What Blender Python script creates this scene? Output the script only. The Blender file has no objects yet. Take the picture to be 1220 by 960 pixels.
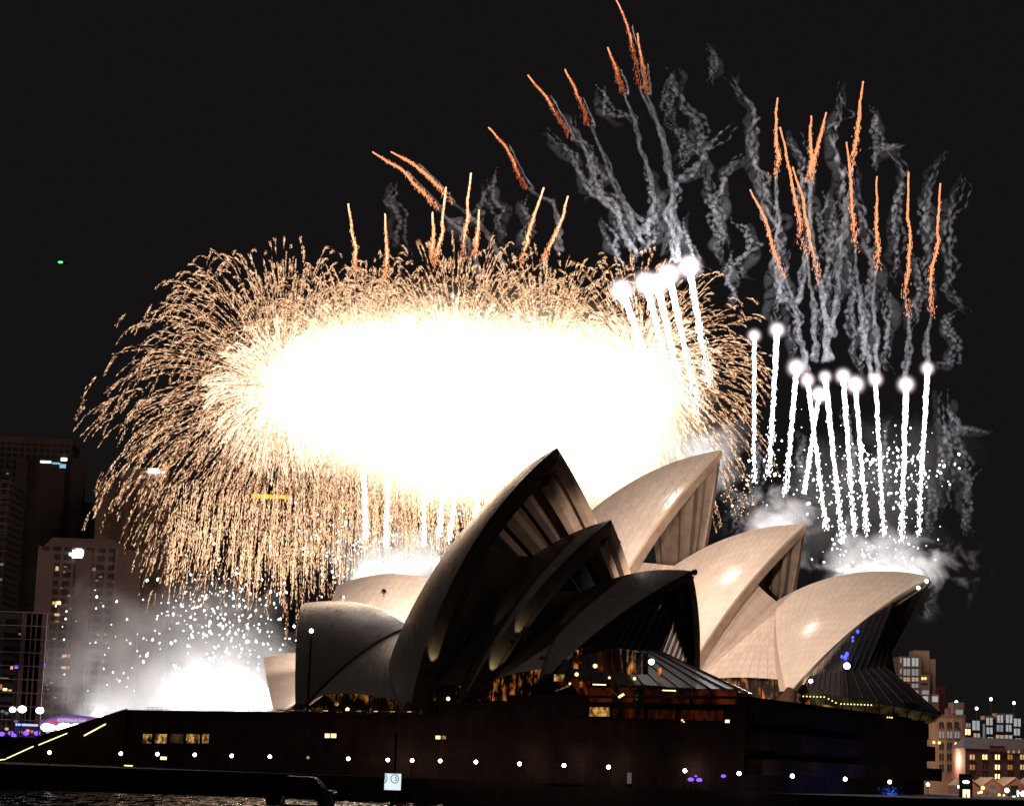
import bpy, math, random
import numpy as np

random.seed(7)
rng = np.random.default_rng(11)
sc = bpy.context.scene
COL = sc.collection

# ------------------------------------------------------------------ camera
EYE = 6.5
FPX = 2600.0
ROLL = math.radians(2.0)
PITCH = math.atan(432.7 / FPX)
CAM = np.array([0.0, 0.0, EYE])
FW = np.array([0, math.cos(PITCH), math.sin(PITCH)])
U0 = np.array([0, -math.sin(PITCH), math.cos(PITCH)])
R0 = np.array([1.0, 0, 0])
RT = math.cos(ROLL) * R0 + math.sin(ROLL) * U0
UP = math.cos(ROLL) * U0 - math.sin(ROLL) * R0
cam_d = bpy.data.cameras.new('camera')
cam_d.sensor_width = 36.0
cam_d.sensor_fit = 'HORIZONTAL'
cam_d.lens = 36.0 * FPX / 1220.0
cam_d.clip_start = 1.0
cam_d.clip_end = 30000.0
cam = bpy.data.objects.new('camera', cam_d)
COL.objects.link(cam)
from mathutils import Matrix, Vector
cam.matrix_world = Matrix(((RT[0], UP[0], -FW[0], 0), (RT[1], UP[1], -FW[1], 0),
                           (RT[2], UP[2], -FW[2], EYE), (0, 0, 0, 1)))
sc.camera = cam

# ------------------------------------------------------------------ render / exposure
sc.render.engine = 'CYCLES'
cy = sc.cycles
cy.max_bounces = 5
cy.diffuse_bounces = 2
cy.glossy_bounces = 2
cy.transmission_bounces = 3
cy.volume_bounces = 0
cy.transparent_max_bounces = 64
cy.use_denoising = True
cy.volume_step_rate = 2.0
cy.volume_max_steps = 128
cy.caustics_reflective = False
cy.caustics_refractive = False
cy.sample_clamp_indirect = 4.0
sc.view_settings.view_transform = 'Standard'
sc.view_settings.look = 'None'
sc.view_settings.exposure = 0.0
sc.view_settings.gamma = 1.0
sc.view_settings.use_curve_mapping = False

# ------------------------------------------------------------------ night sky + distant light of an unseen high burst
SUN_EL, SUN_AZ = math.radians(47), math.radians(-116)      # high over the left of the hall, beyond it
w = bpy.data.worlds.new('World')
sc.world = w
w.use_nodes = True
nt = w.node_tree
nt.nodes.clear()
wo = nt.nodes.new('ShaderNodeOutputWorld')
bg = nt.nodes.new('ShaderNodeBackground')
sky = nt.nodes.new('ShaderNodeTexSky')
sky.sky_type = 'NISHITA'
sky.sun_disc = False
sky.sun_elevation = SUN_EL
sky.sun_rotation = math.radians(180) - SUN_AZ
mixs = nt.nodes.new('ShaderNodeMixRGB')
mixs.inputs[0].default_value = 0.985
mixs.inputs[2].default_value = (1.0, 0.86, 0.92, 1)
nt.links.new(sky.outputs[0], mixs.inputs[1])
nt.links.new(mixs.outputs[0], bg.inputs[0])
bg.inputs[1].default_value = 0.0066
nt.links.new(bg.outputs[0], wo.inputs[0])
sd = bpy.data.lights.new('high_burst_light', 'SUN')
sd.energy = 0.085
sd.angle = math.radians(4)
sd.color = (1.0, 0.84, 0.74)
so = bpy.data.objects.new('high_burst_light', sd)
COL.objects.link(so)
sdir = Vector((math.cos(SUN_EL) * math.sin(SUN_AZ), -math.cos(SUN_EL) * math.cos(SUN_AZ), math.sin(SUN_EL)))
so.rotation_euler = sdir.to_track_quat('Z', 'Y').to_euler()
so.location = (100, -100, 300)


# ------------------------------------------------------------------ pixel geometry of the place survey
def ray(x, y):
    return FW + (x - 610) / FPX * RT + (480 - y) / FPX * UP

def onz(x, y, z):
    d = ray(x, y)
    return CAM + d * (z - EYE) / d[2]

def onplane(x, y, P, n):
    d = ray(x, y)
    return CAM + d * ((np.asarray(P, float) - CAM) @ n) / (d @ n)

def at(x, y, Y):
    d = ray(x, y)
    return CAM + d * (Y / d[1])

def proj(P):
    q = np.asarray(P, float) - CAM
    k = q @ FW
    return 610 + FPX * (q @ RT) / k, 480 - FPX * (q @ UP) / k

# ------------------------------------------------------------------ helpers
def tag(o, label=None, cat=None, group=None, kind=None):
    if label: o['label'] = label
    if cat: o['category'] = cat
    if group: o['group'] = group
    if kind: o['kind'] = kind
    return o

def empty(name, loc, label=None, cat=None, group=None):
    o = bpy.data.objects.new(name, None)
    o.location = loc
    o.empty_display_size = 0.5
    COL.objects.link(o)
    return tag(o, label, cat, group)

ORIGIN = {}

class MB:
    def __init__(self):
        self.v, self.f, self.uv = [], [], []
        self.has_uv = False
    def add(self, verts, faces, uvs=None):
        n = len(self.v)
        self.v += [tuple(map(float, p)) for p in verts]
        self.f += [tuple(n + i for i in f) for f in faces]
        if uvs is not None:
            self.has_uv = True
            self.uv += list(uvs)
        else:
            self.uv += [(0.0, 0.0)] * len(verts)
        return self
    def box(self, x0, x1, y0, y1, z0, z1, O=(0, 0, 0), ex=(1, 0, 0), ey=(0, 1, 0)):
        O = np.asarray(O, float); ex = np.asarray(ex, float); ey = np.asarray(ey, float); ez = np.array([0, 0, 1.0])
        P = [O + ex * x + ey * y + ez * z for z in (z0, z1) for (x, y) in ((x0, y0), (x1, y0), (x1, y1), (x0, y1))]
        return self.add(P, [(0, 3, 2, 1), (4, 5, 6, 7), (0, 1, 5, 4), (1, 2, 6, 5), (2, 3, 7, 6), (3, 0, 4, 7)])
    def prism(self, poly, z0, z1):
        n = len(poly)
        P = [(p[0], p[1], z0) for p in poly] + [(p[0], p[1], z1) for p in poly]
        F = [tuple(range(n))[::-1], tuple(range(n, 2 * n))] + [(i, (i + 1) % n, n + (i + 1) % n, n + i) for i in range(n)]
        return self.add(P, F)
    def grid(self, G, close=False, uv=None):
        G = np.asarray(G, float)
        a, b = G.shape[:2]
        V = G.reshape(-1, 3)
        F = []
        for i in range(a - 1):
            for j in range(b - 1):
                F.append((i * b + j, i * b + j + 1, (i + 1) * b + j + 1, (i + 1) * b + j))
            if close:
                F.append((i * b + b - 1, i * b, (i + 1) * b, (i + 1) * b + b - 1))
        return self.add(V, F, None if uv is None else np.asarray(uv).reshape(-1, 2).tolist())
    def tube(self, pts, rad, seg=8, cap=True):
        pts = np.asarray(pts, float)
        n = len(pts)
        if np.isscalar(rad): rad = [rad] * n
        T = np.gradient(pts, axis=0)
        T /= np.linalg.norm(T, axis=1)[:, None] + 1e-9
        ref = np.array([0, 1.0, 0]) if abs(T[0][1]) < 0.8 else np.array([1.0, 0, 0])
        R = []
        for i in range(n):
            s = np.cross(T[i], ref); s /= np.linalg.norm(s) + 1e-9
            q = np.cross(s, T[i])
            ang = np.linspace(0, 2 * math.pi, seg, endpoint=False)
            R.append(pts[i] + rad[i] * (np.cos(ang)[:, None] * s + np.sin(ang)[:, None] * q))
        base = len(self.v)
        self.grid(R, close=True)
        if cap:
            self.f.append(tuple(base + k for k in range(seg))[::-1])
            self.f.append(tuple(base + (n - 1) * seg + k for k in range(seg)))
        return self
    def sphere(self, c, r, nu=12, nv=8, sc3=(1, 1, 1)):
        c = np.asarray(c, float)
        V = [c + np.array([0, 0, r * sc3[2]])]
        for i in range(1, nv):
            th = math.pi * i / nv
            for j in range(nu):
                ph = 2 * math.pi * j / nu
                V.append(c + r * np.array([math.sin(th) * math.cos(ph) * sc3[0], math.sin(th) * math.sin(ph) * sc3[1], math.cos(th) * sc3[2]]))
        V.append(c - np.array([0, 0, r * sc3[2]]))
        F = [(0, 1 + j, 1 + (j + 1) % nu) for j in range(nu)]
        for i in range(nv - 2):
            for j in range(nu):
                a, b = 1 + i * nu + j, 1 + i * nu + (j + 1) % nu
                F.append((a, a + nu, b + nu, b))
        L = len(V) - 1
        F += [(L, 1 + (nv - 2) * nu + (j + 1) % nu, 1 + (nv - 2) * nu + j) for j in range(nu)]
        return self.add(V, F)
    def build(self, name, mat, parent=None, smooth=False, recalc=False):
        o0 = np.array(ORIGIN.get(parent.name, (0, 0, 0)) if parent else (0, 0, 0), float)
        me = bpy.data.meshes.new(name)
        V = np.asarray(self.v, float)
        if parent is not None:
            V = V - o0
        elif parent is None:
            o0 = np.array([V[:, 0].mean(), V[:, 1].mean(), V[:, 2].min()])
            V = V - o0
        me.from_pydata(V.tolist(), [], self.f)
        if self.has_uv:
            uvl = me.uv_layers.new(name='UVMap')
            li = np.empty(len(me.loops), dtype=np.int32)
            me.loops.foreach_get('vertex_index', li)
            uvl.data.foreach_set('uv', np.asarray(self.uv, np.float32)[li].ravel())
        if recalc:
            import bmesh
            bm = bmesh.new(); bm.from_mesh(me)
            bmesh.ops.recalc_face_normals(bm, faces=bm.faces)
            bm.to_mesh(me); bm.free()
        if smooth:
            me.polygons.foreach_set('use_smooth', [True] * len(me.polygons))
        me.materials.append(mat)
        me.update()
        o = bpy.data.objects.new(name, me)
        COL.objects.link(o)
        if parent is not None:
            o.parent = parent
        else:
            o.location = o0
        ORIGIN[o.name] = tuple(o0)
        return o

def root(name, loc, label, cat, group=None):
    o = empty(name, tuple(map(float, loc)), label, cat, group)
    ORIGIN[o.name] = tuple(map(float, loc))
    return o

def lamp(kind, name, loc, energy, color, size=0.3, parent=None, target=None, spot=None, blend=0.5):
    d = bpy.data.lights.new(name, kind)
    d.energy = energy
    d.color = color
    d.shadow_soft_size = size
    if kind == 'SPOT':
        d.spot_size = math.radians(spot); d.spot_blend = blend
    o = bpy.data.objects.new(name, d)
    COL.objects.link(o)
    loc = np.asarray(loc, float)
    if target is not None:
        dv = Vector((np.asarray(target, float) - loc).tolist())
        o.rotation_euler = dv.to_track_quat('-Z', 'Y').to_euler()
    if parent is not None:
        o.parent = parent
        loc = loc - np.array(ORIGIN[parent.name])
    o.location = loc.tolist()
    return o

# ------------------------------------------------------------------ materials
def newmat(name):
    m = bpy.data.materials.new(name)
    m.use_nodes = True
    t = m.node_tree
    t.nodes.clear()
    return m, t, t.nodes, t.links

def solid(name, col, rough=0.6, spec=0.5, var=0.15, scale=0.6, metal=0.0, bump=0.0, bscale=6.0, coat=0.0):
    m, t, N, L = newmat(name)
    o = N.new('ShaderNodeOutputMaterial'); b = N.new('ShaderNodeBsdfPrincipled')
    b.inputs['Roughness'].default_value = rough
    b.inputs['Specular IOR Level'].default_value = spec
    b.inputs['Metallic'].default_value = metal
    b.inputs['Coat Weight'].default_value = coat
    tc = N.new('ShaderNodeTexCoord'); nz = N.new('ShaderNodeTexNoise')
    nz.inputs['Scale'].default_value = scale; nz.inputs['Detail'].default_value = 5
    L.new(tc.outputs['Object'], nz.inputs['Vector'])
    cr = N.new('ShaderNodeValToRGB')
    cr.color_ramp.elements[0].position = 0.3; cr.color_ramp.elements[1].position = 0.7
    cr.color_ramp.elements[0].color = tuple(c * (1 - var) for c in col) + (1,)
    cr.color_ramp.elements[1].color = tuple(min(1, c * (1 + var)) for c in col) + (1,)
    L.new(nz.outputs['Fac'], cr.inputs[0]); L.new(cr.outputs[0], b.inputs['Base Color'])
    if bump:
        n2 = N.new('ShaderNodeTexNoise'); n2.inputs['Scale'].default_value = bscale; n2.inputs['Detail'].default_value = 4
        bp = N.new('ShaderNodeBump'); bp.inputs['Strength'].default_value = bump
        L.new(tc.outputs['Object'], n2.inputs['Vector']); L.new(n2.outputs['Fac'], bp.inputs['Height']); L.new(bp.outputs[0], b.inputs['Normal'])
    L.new(b.outputs[0], o.inputs[0])
    return m

def emis(name, col, strength, sample=False):
    m, t, N, L = newmat(name)
    o = N.new('ShaderNodeOutputMaterial'); e = N.new('ShaderNodeEmission')
    e.inputs[0].default_value = tuple(col) + (1,); e.inputs[1].default_value = strength
    L.new(e.outputs[0], o.inputs[0])
    m.cycles.emission_sampling = 'AUTO' if sample else 'NONE'
    return m

def glow_window(name, col, strength, scale=0.5, lo=0.42, hi=0.62, base=0.02, stretch=(1, 1, 1)):
    """lit interior behind glass: blotchy lamp-lit room, dark gloss over it"""
    m, t, N, L = newmat(name)
    o = N.new('ShaderNodeOutputMaterial'); b = N.new('ShaderNodeBsdfPrincipled')
    b.inputs['Base Color'].default_value = (0.02, 0.018, 0.016, 1); b.inputs['Roughness'].default_value = 0.15
    tc = N.new('ShaderNodeTexCoord'); mp = N.new('ShaderNodeMapping'); mp.inputs['Scale'].default_value = stretch
    nz = N.new('ShaderNodeTexNoise'); nz.inputs['Scale'].default_value = scale; nz.inputs['Detail'].default_value = 6; nz.inputs['Roughness'].default_value = 0.65
    L.new(tc.outputs['Object'], mp.inputs[0]); L.new(mp.outputs[0], nz.inputs['Vector'])
    mr = N.new('ShaderNodeMapRange'); mr.inputs[1].default_value = lo; mr.inputs[2].default_value = hi
    mr.inputs[3].default_value = base; mr.inputs[4].default_value = 1.0
    L.new(nz.outputs['Fac'], mr.inputs[0])
    pw = N.new('ShaderNodeMath'); pw.operation = 'POWER'; pw.inputs[1].default_value = 2.0
    L.new(mr.outputs[0], pw.inputs[0])
    ml = N.new('ShaderNodeMath'); ml.operation = 'MULTIPLY'; ml.inputs[1].default_value = strength
    L.new(pw.outputs[0], ml.inputs[0])
    b.inputs['Emission Color'].default_value = tuple(col) + (1,)
    L.new(ml.outputs[0], b.inputs['Emission Strength'])
    L.new(b.outputs[0], o.inputs[0])
    m.cycles.emission_sampling = 'NONE'
    return m

def tile_mat(name, col_gloss, col_matte, nrib, nrow, rough0=0.105):
    """glazed shell tiles: fan seams along the ribs and chevron lid edges in matt tile (uv = rib, run)"""
    m, t, N, L = newmat(name)
    o = N.new('ShaderNodeOutputMaterial'); b = N.new('ShaderNodeBsdfPrincipled')
    uv = N.new('ShaderNodeUVMap'); uv.uv_map = 'UVMap'
    sp = N.new('ShaderNodeSeparateXYZ'); L.new(uv.outputs[0], sp.inputs[0])
    def M(op, a, bb=None, cc=None):
        n = N.new('ShaderNodeMath'); n.operation = op
        for i, x in enumerate((a, bb, cc)):
            if x is None: continue
            if isinstance(x, (int, float)): n.inputs[i].default_value = x
            else: L.new(x, n.inputs[i])
        return n.outputs[0]
    un = M('MULTIPLY', sp.outputs[0], float(nrib))
    fu = M('FRACT', un)
    du = M('ABSOLUTE', M('SUBTRACT', fu, 0.5))            # 0.5 at seams, 0 mid rib
    vn = M('ADD', M('MULTIPLY', sp.outputs[1], float(nrow)), M('MULTIPLY', du, -1.1))
    fv = M('FRACT', vn)
    seam = M('GREATER_THAN', du, 0.455)
    chev = M('LESS_THAN', fv, 0.085)
    line = M('MAXIMUM', seam, chev)
    tc = N.new('ShaderNodeTexCoord')
    nz = N.new('ShaderNodeTexNoise'); nz.inputs['Scale'].default_value = 0.25; nz.inputs['Detail'].default_value = 6
    L.new(tc.outputs['Object'], nz.inputs['Vector'])
    wn = N.new('ShaderNodeTexWhiteNoise'); wn.noise_dimensions = '2D'
    cb = N.new('ShaderNodeCombineXYZ'); L.new(M('FLOOR', un), cb.inputs[0]); L.new(M('FLOOR', vn), cb.inputs[1])
    L.new(cb.outputs[0], wn.inputs['Vector'])
    fac = M('ADD', M('MULTIPLY', nz.outputs['Fac'], 0.28), M('MULTIPLY', wn.outputs['Value'], 0.10))
    val = M('ADD', fac, 0.76)
    mx = N.new('ShaderNodeMixRGB'); mx.inputs[1].default_value = col_gloss + (1,); mx.inputs[2].default_value = col_matte + (1,)
    L.new(M('MULTIPLY', line, 1.0), mx.inputs[0])
    mul = N.new('ShaderNodeMixRGB'); mul.blend_type = 'MULTIPLY'; mul.inputs[0].default_value = 1
    L.new(mx.outputs[0], mul.inputs[1]); L.new(val, mul.inputs[2])
    L.new(mul.outputs[0], b.inputs['Base Color'])
    rg = M('ADD', M('MULTIPLY', line, 0.40), M('ADD', M('MULTIPLY', wn.outputs['Value'], 0.05), rough0))
    L.new(rg, b.inputs['Roughness'])
    b.inputs['Specular IOR Level'].default_value = 0.6
    bp = N.new('ShaderNodeBump'); bp.inputs['Strength'].default_value = 0.35; bp.inputs['Distance'].default_value = 0.1
    L.new(M('MULTIPLY', line, -1.0), bp.inputs['Height']); L.new(bp.outputs[0], b.inputs['Normal'])
    L.new(b.outputs[0], o.inputs[0])
    return m

def smoke_mat(name, density, col=(0.9, 0.9, 0.92), noise=None, aniso=0.0, emit=None):
    """noise=(scale, lo, hi, radial power); homogeneous when None"""
    m, t, N, L = newmat(name)
    o = N.new('ShaderNodeOutputMaterial'); v = N.new('ShaderNodeVolumePrincipled')
    v.inputs['Color'].default_value = col + (1,)
    v.inputs['Anisotropy'].default_value = aniso
    v.inputs['Density'].default_value = density
    if noise:
        sc_, lo, hi, pw = noise
        tc = N.new('ShaderNodeTexCoord')
        ge = N.new('ShaderNodeTexCoord')
        nz = N.new('ShaderNodeTexNoise'); nz.inputs['Scale'].default_value = sc_; nz.inputs['Detail'].default_value = 5
        nz.inputs['Roughness'].default_value = 0.6; nz.inputs['Distortion'].default_value = 0.6
        L.new(tc.outputs['Object'], nz.inputs['Vector'])
        mr = N.new('ShaderNodeMapRange'); mr.inputs[1].default_value = lo; mr.inputs[2].default_value = hi
        L.new(nz.outputs['Fac'], mr.inputs[0])
        # radial falloff in the unit (generated) box
        mp = N.new('ShaderNodeVectorMath'); mp.operation = 'SUBTRACT'; mp.inputs[1].default_value = (0.5, 0.5, 0.5)
        L.new(ge.outputs['Generated'], mp.inputs[0])
        ln = N.new('ShaderNodeVectorMath'); ln.operation = 'LENGTH'; L.new(mp.outputs[0], ln.inputs[0])
        r = N.new('ShaderNodeMapRange'); r.interpolation_type = 'SMOOTHSTEP'
        r.inputs[1].default_value = 0.5; r.inputs[2].default_value = 0.5 - pw; r.inputs[3].default_value = 0; r.inputs[4].default_value = 1
        L.new(ln.outputs['Value'], r.inputs[0])
        a = N.new('ShaderNodeMath'); a.operation = 'ADD'; L.new(mr.outputs[0], a.inputs[0]); L.new(r.outputs[0], a.inputs[1])
        a2 = N.new('ShaderNodeMapRange'); a2.inputs[1].default_value = 1.0; a2.inputs[2].default_value = 1.7; L.new(a.outputs[0], a2.inputs[0])
        d = N.new('ShaderNodeMath'); d.operation = 'MULTIPLY'; d.inputs[1].default_value = density; L.new(a2.outputs[0], d.inputs[0])
        L.new(d.outputs[0], v.inputs['Density'])
    L.new(v.outputs[0], o.inputs['Volume'])
    return m

def glow_mat(name, col, strength, inner, outer, wob=0.0, scale=0.05):
    """painted glow haze of bursts and stars: emission only, falling off from the centre of the ellipsoid"""
    m, t, N, L = newmat(name)
    o = N.new('ShaderNodeOutputMaterial'); e = N.new('ShaderNodeEmission')
    e.inputs[0].default_value = tuple(col) + (1,)
    tc = N.new('ShaderNodeTexCoord')
    mp = N.new('ShaderNodeVectorMath'); mp.operation = 'SUBTRACT'; mp.inputs[1].default_value = (0.5, 0.5, 0.5)
    L.new(tc.outputs['Generated'], mp.inputs[0])
    ln = N.new('ShaderNodeVectorMath'); ln.operation = 'LENGTH'; L.new(mp.outputs[0], ln.inputs[0])
    src = ln.outputs['Value']
    if wob:
        nz = N.new('ShaderNodeTexNoise'); nz.inputs['Scale'].default_value = scale; nz.inputs['Detail'].default_value = 3
        L.new(tc.outputs['Object'], nz.inputs['Vector'])
        q = N.new('ShaderNodeMath'); q.operation = 'MULTIPLY_ADD'; q.inputs[1].default_value = wob; L.new(nz.outputs['Fac'], q.inputs[0]); L.new(src, q.inputs[2])
        q2 = N.new('ShaderNodeMath'); q2.operation = 'SUBTRACT'; q2.inputs[1].default_value = wob * 0.5; L.new(q.outputs[0], q2.inputs[0])
        src = q2.outputs[0]
    r = N.new('ShaderNodeMapRange'); r.interpolation_type = 'SMOOTHERSTEP'
    r.inputs[1].default_value = outer; r.inputs[2].default_value = inner; r.inputs[3].default_value = 0; r.inputs[4].default_value = 1
    L.new(src, r.inputs[0])
    p = N.new('ShaderNodeMath'); p.operation = 'POWER'; p.inputs[1].default_value = 1.6; L.new(r.outputs[0], p.inputs[0])
    ml = N.new('ShaderNodeMath'); ml.operation = 'MULTIPLY'; ml.inputs[1].default_value = strength; L.new(p.outputs[0], ml.inputs[0])
    L.new(ml.outputs[0], e.inputs[1])
    L.new(e.outputs[0], o.inputs['Volume'])
    return m

M = {}
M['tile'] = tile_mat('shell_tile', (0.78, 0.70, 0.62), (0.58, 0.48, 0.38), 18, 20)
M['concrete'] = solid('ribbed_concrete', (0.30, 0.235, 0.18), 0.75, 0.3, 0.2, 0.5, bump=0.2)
M['tile_near'] = tile_mat('shell_tile_shaded', (0.44, 0.385, 0.34), (0.31, 0.26, 0.21), 18, 20, 0.26)  # same tile as the far hall, darkened to stand for shade
M['soffit'] = solid('shaded_rib_concrete', (0.12, 0.09, 0.068), 0.8, 0.2, 0.25, 0.5, bump=0.2)  # same rib concrete, with the shade of the mouths put into its colour
M['side_near'] = tile_mat('side_tile_shaded', (0.42, 0.36, 0.31), (0.30, 0.25, 0.20), 9, 12, 0.3)  # side tile of the near hall, shade put into its colour too
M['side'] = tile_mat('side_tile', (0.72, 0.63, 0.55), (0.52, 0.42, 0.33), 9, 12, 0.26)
def granite_mat():
    m = solid('pink_granite_panels', (0.12, 0.062, 0.047), 0.8, 0.2, 0.3, 0.25, bump=0.1)
    N, L = m.node_tree.nodes, m.node_tree.links
    br = N.new('ShaderNodeTexBrick'); br.inputs['Scale'].default_value = 1.0; br.offset = 0.0
    br.inputs['Mortar Size'].default_value = 0.04; br.inputs['Brick Width'].default_value = 1.8; br.inputs['Row Height'].default_value = 3.6
    br.inputs['Color1'].default_value = (1, 1, 1, 1); br.inputs['Color2'].default_value = (0.72, 0.72, 0.72, 1); br.inputs['Mortar'].default_value = (0.35, 0.35, 0.35, 1)
    tc = N.new('ShaderNodeTexCoord'); sp = N.new('ShaderNodeSeparateXYZ'); cb = N.new('ShaderNodeCombineXYZ')
    L.new(tc.outputs['Object'], sp.inputs[0]); ad = N.new('ShaderNodeMath'); ad.operation = 'MULTIPLY_ADD'; ad.inputs[1].default_value = -0.9
    L.new(sp.outputs[1], ad.inputs[0]); L.new(sp.outputs[0], ad.inputs[2]); L.new(ad.outputs[0], cb.inputs[0]); L.new(sp.outputs[2], cb.inputs[1])
    L.new(cb.outputs[0], br.inputs['Vector'])
    b = next(n for n in N if n.type == 'BSDF_PRINCIPLED'); src = b.inputs['Base Color'].links[0].from_socket
    mx = N.new('ShaderNodeMixRGB'); mx.blend_type = 'MULTIPLY'; mx.inputs[0].default_value = 1.0
    L.new(src, mx.inputs[1]); L.new(br.outputs['Color'], mx.inputs[2]); L.new(mx.outputs[0], b.inputs['Base Color'])
    return m
M['granite'] = granite_mat()
M['granite_dark'] = solid('granite_paving', (0.08, 0.05, 0.04), 0.85, 0.2, 0.2, 0.3)
M['bronze'] = solid('bronze_mullion', (0.016, 0.012, 0.01), 0.5, 0.4, 0.2, 1.0)
M['darkglass'] = solid('dark_glass', (0.012, 0.014, 0.018), 0.08, 0.6, 0.1, 0.2)
M['tealglass'] = solid('teal_glass', (0.02, 0.045, 0.045), 0.15, 0.5, 0.2, 0.2)
M['skirtd'] = solid('dark_canopy_glass', (0.02, 0.02, 0.024), 0.2, 0.5, 0.2, 0.4)
M['skirt'] = solid('canopy_glass', (0.13, 0.125, 0.125), 0.3, 0.6, 0.2, 0.4)
M['steel'] = solid('dark_steel', (0.06, 0.06, 0.06), 0.5, 0.4, 0.1)
M['black'] = solid('void_black', (0.01, 0.01, 0.01), 0.9, 0.1, 0.1)
M['orange'] = glow_window('foyer_light', (1.0, 0.30, 0.06), 1.6, 0.45, 0.48, 0.72, 0.03, (1, 1, 0.6))
M['foyerdim'] = glow_window('dim_foyer_light', (1.0, 0.38, 0.08), 0.7, 0.30, 0.52, 0.76, 0.05, (1, 1, 1.4))
M['deepred'] = glow_window('red_foyer_light', (1.0, 0.15, 0.03), 0.14, 0.25, 0.42, 0.72, 0.06, (1, 1, 0.35))
M['amber'] = glow_window('amber_window', (1.0, 0.50, 0.13), 0.8, 0.7, 0.38, 0.62, 0.08, (1, 1, 1))
M['olive'] = glow_window('olive_glazing', (0.75, 0.55, 0.18), 0.10, 0.25, 0.35, 0.7, 0.12, (1, 1, 1))
M['winhot'] = emis('bright_window', (1.0, 0.62, 0.25), 2.4)
M['winyel'] = emis('yellow_green_light', (0.95, 0.85, 0.35), 2.2)
M['globe'] = emis('lamp_globe', (1.0, 0.86, 0.74), 15.0, True)
M['ledwhite'] = emis('white_lamp', (0.85, 1.0, 0.98), 12.0)
M['blue'] = emis('blue_light', (0.05, 0.08, 1.0), 3.0)
M['violet'] = emis('violet_light', (0.25, 0.10, 1.0), 1.6)

# ------------------------------------------------------------------ setting: water, foreshore
def plane_poly(name, poly, z0, z1, mat, kind='structure'):
    o = MB().prism(poly, z0, z1).build(name, mat)
    o['kind'] = kind
    return o

def water_material():
    m, t, N, L = newmat('harbour_water')
    o = N.new('ShaderNodeOutputMaterial'); b = N.new('ShaderNodeBsdfPrincipled')
    b.inputs['Base Color'].default_value = (0.006, 0.007, 0.008, 1)
    b.inputs['Roughness'].default_value = 0.03
    b.inputs['IOR'].default_value = 1.33
    tc = N.new('ShaderNodeTexCoord')
    mp = N.new('ShaderNodeMapping'); mp.inputs['Scale'].default_value = (0.95, 0.11, 1)
    nz = N.new('ShaderNodeTexNoise'); nz.inputs['Scale'].default_value = 1.0; nz.inputs['Detail'].default_value = 4; nz.inputs['Roughness'].default_value = 0.65
    L.new(tc.outputs['Object'], mp.inputs[0]); L.new(mp.outputs[0], nz.inputs['Vector'])
    su = N.new('ShaderNodeVectorMath'); su.operation = 'SUBTRACT'; su.inputs[1].default_value = (0.5, 0.5, 0.5)
    L.new(nz.outputs['Color'], su.inputs[0])
    ml = N.new('ShaderNodeVectorMath'); ml.operation = 'MULTIPLY'; ml.inputs[1].default_value = (0.9, 1.9, 0.0)
    L.new(su.outputs[0], ml.inputs[0])
    ad = N.new('ShaderNodeVectorMath'); ad.operation = 'ADD'; ad.inputs[1].default_value = (0, -0.20, 1)
    L.new(ml.outputs[0], ad.inputs[0])
    no = N.new('ShaderNodeVectorMath'); no.operation = 'NORMALIZE'; L.new(ad.outputs[0], no.inputs[0])
    L.new(no.outputs[0], b.inputs['Normal'])
    L.new(b.outputs[0], o.inputs[0])
    return m
M['water'] = water_material()
MB().add([(-6000, -400, 0), (6000, -400, 0), (6000, 12000, 0), (-6000, 12000, 0)], [(0, 1, 2, 3)]).build('harbour_water', M['water'])['kind'] = 'structure'

GZ = 4.0
LAND = [(-300, 376), (-17, 378), (10, 362), (44, 325), (62, 330), (92, 372), (110, 420), (104, 470), (60, 560), (-20, 640), (-300, 640)]
plane_poly('promenade', LAND, -1.0, GZ, M['granite_dark'])
# far foreshore round the quay
plane_poly('quay_ground', [(-900, 700), (-60, 700), (-60, 900), (60, 980), (60, 640), (900, 640), (900, 2600), (-900, 2600)], -1.0, 3.0, M['granite_dark'])

# ------------------------------------------------------------------ opera house
OH = root('opera_house', (0, 420, GZ), 'great harbourside hall of sail shaped tiled shells on a long dark granite podium', 'opera house')

def gc(c, P, Q, T):
    a = P - c; b = Q - c
    wv = math.acos(max(-1, min(1, a @ b / np.linalg.norm(a) / np.linalg.norm(b))))
    T = np.asarray(T, float)[:, None]
    return c + (np.sin((1 - T) * wv) * a + np.sin(T * wv) * b) / math.sin(wv)

def mirror(P, P0, b):
    P = np.asarray(P, float)
    return P - 2 * ((P - P0) @ b)[..., None] * b

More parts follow.
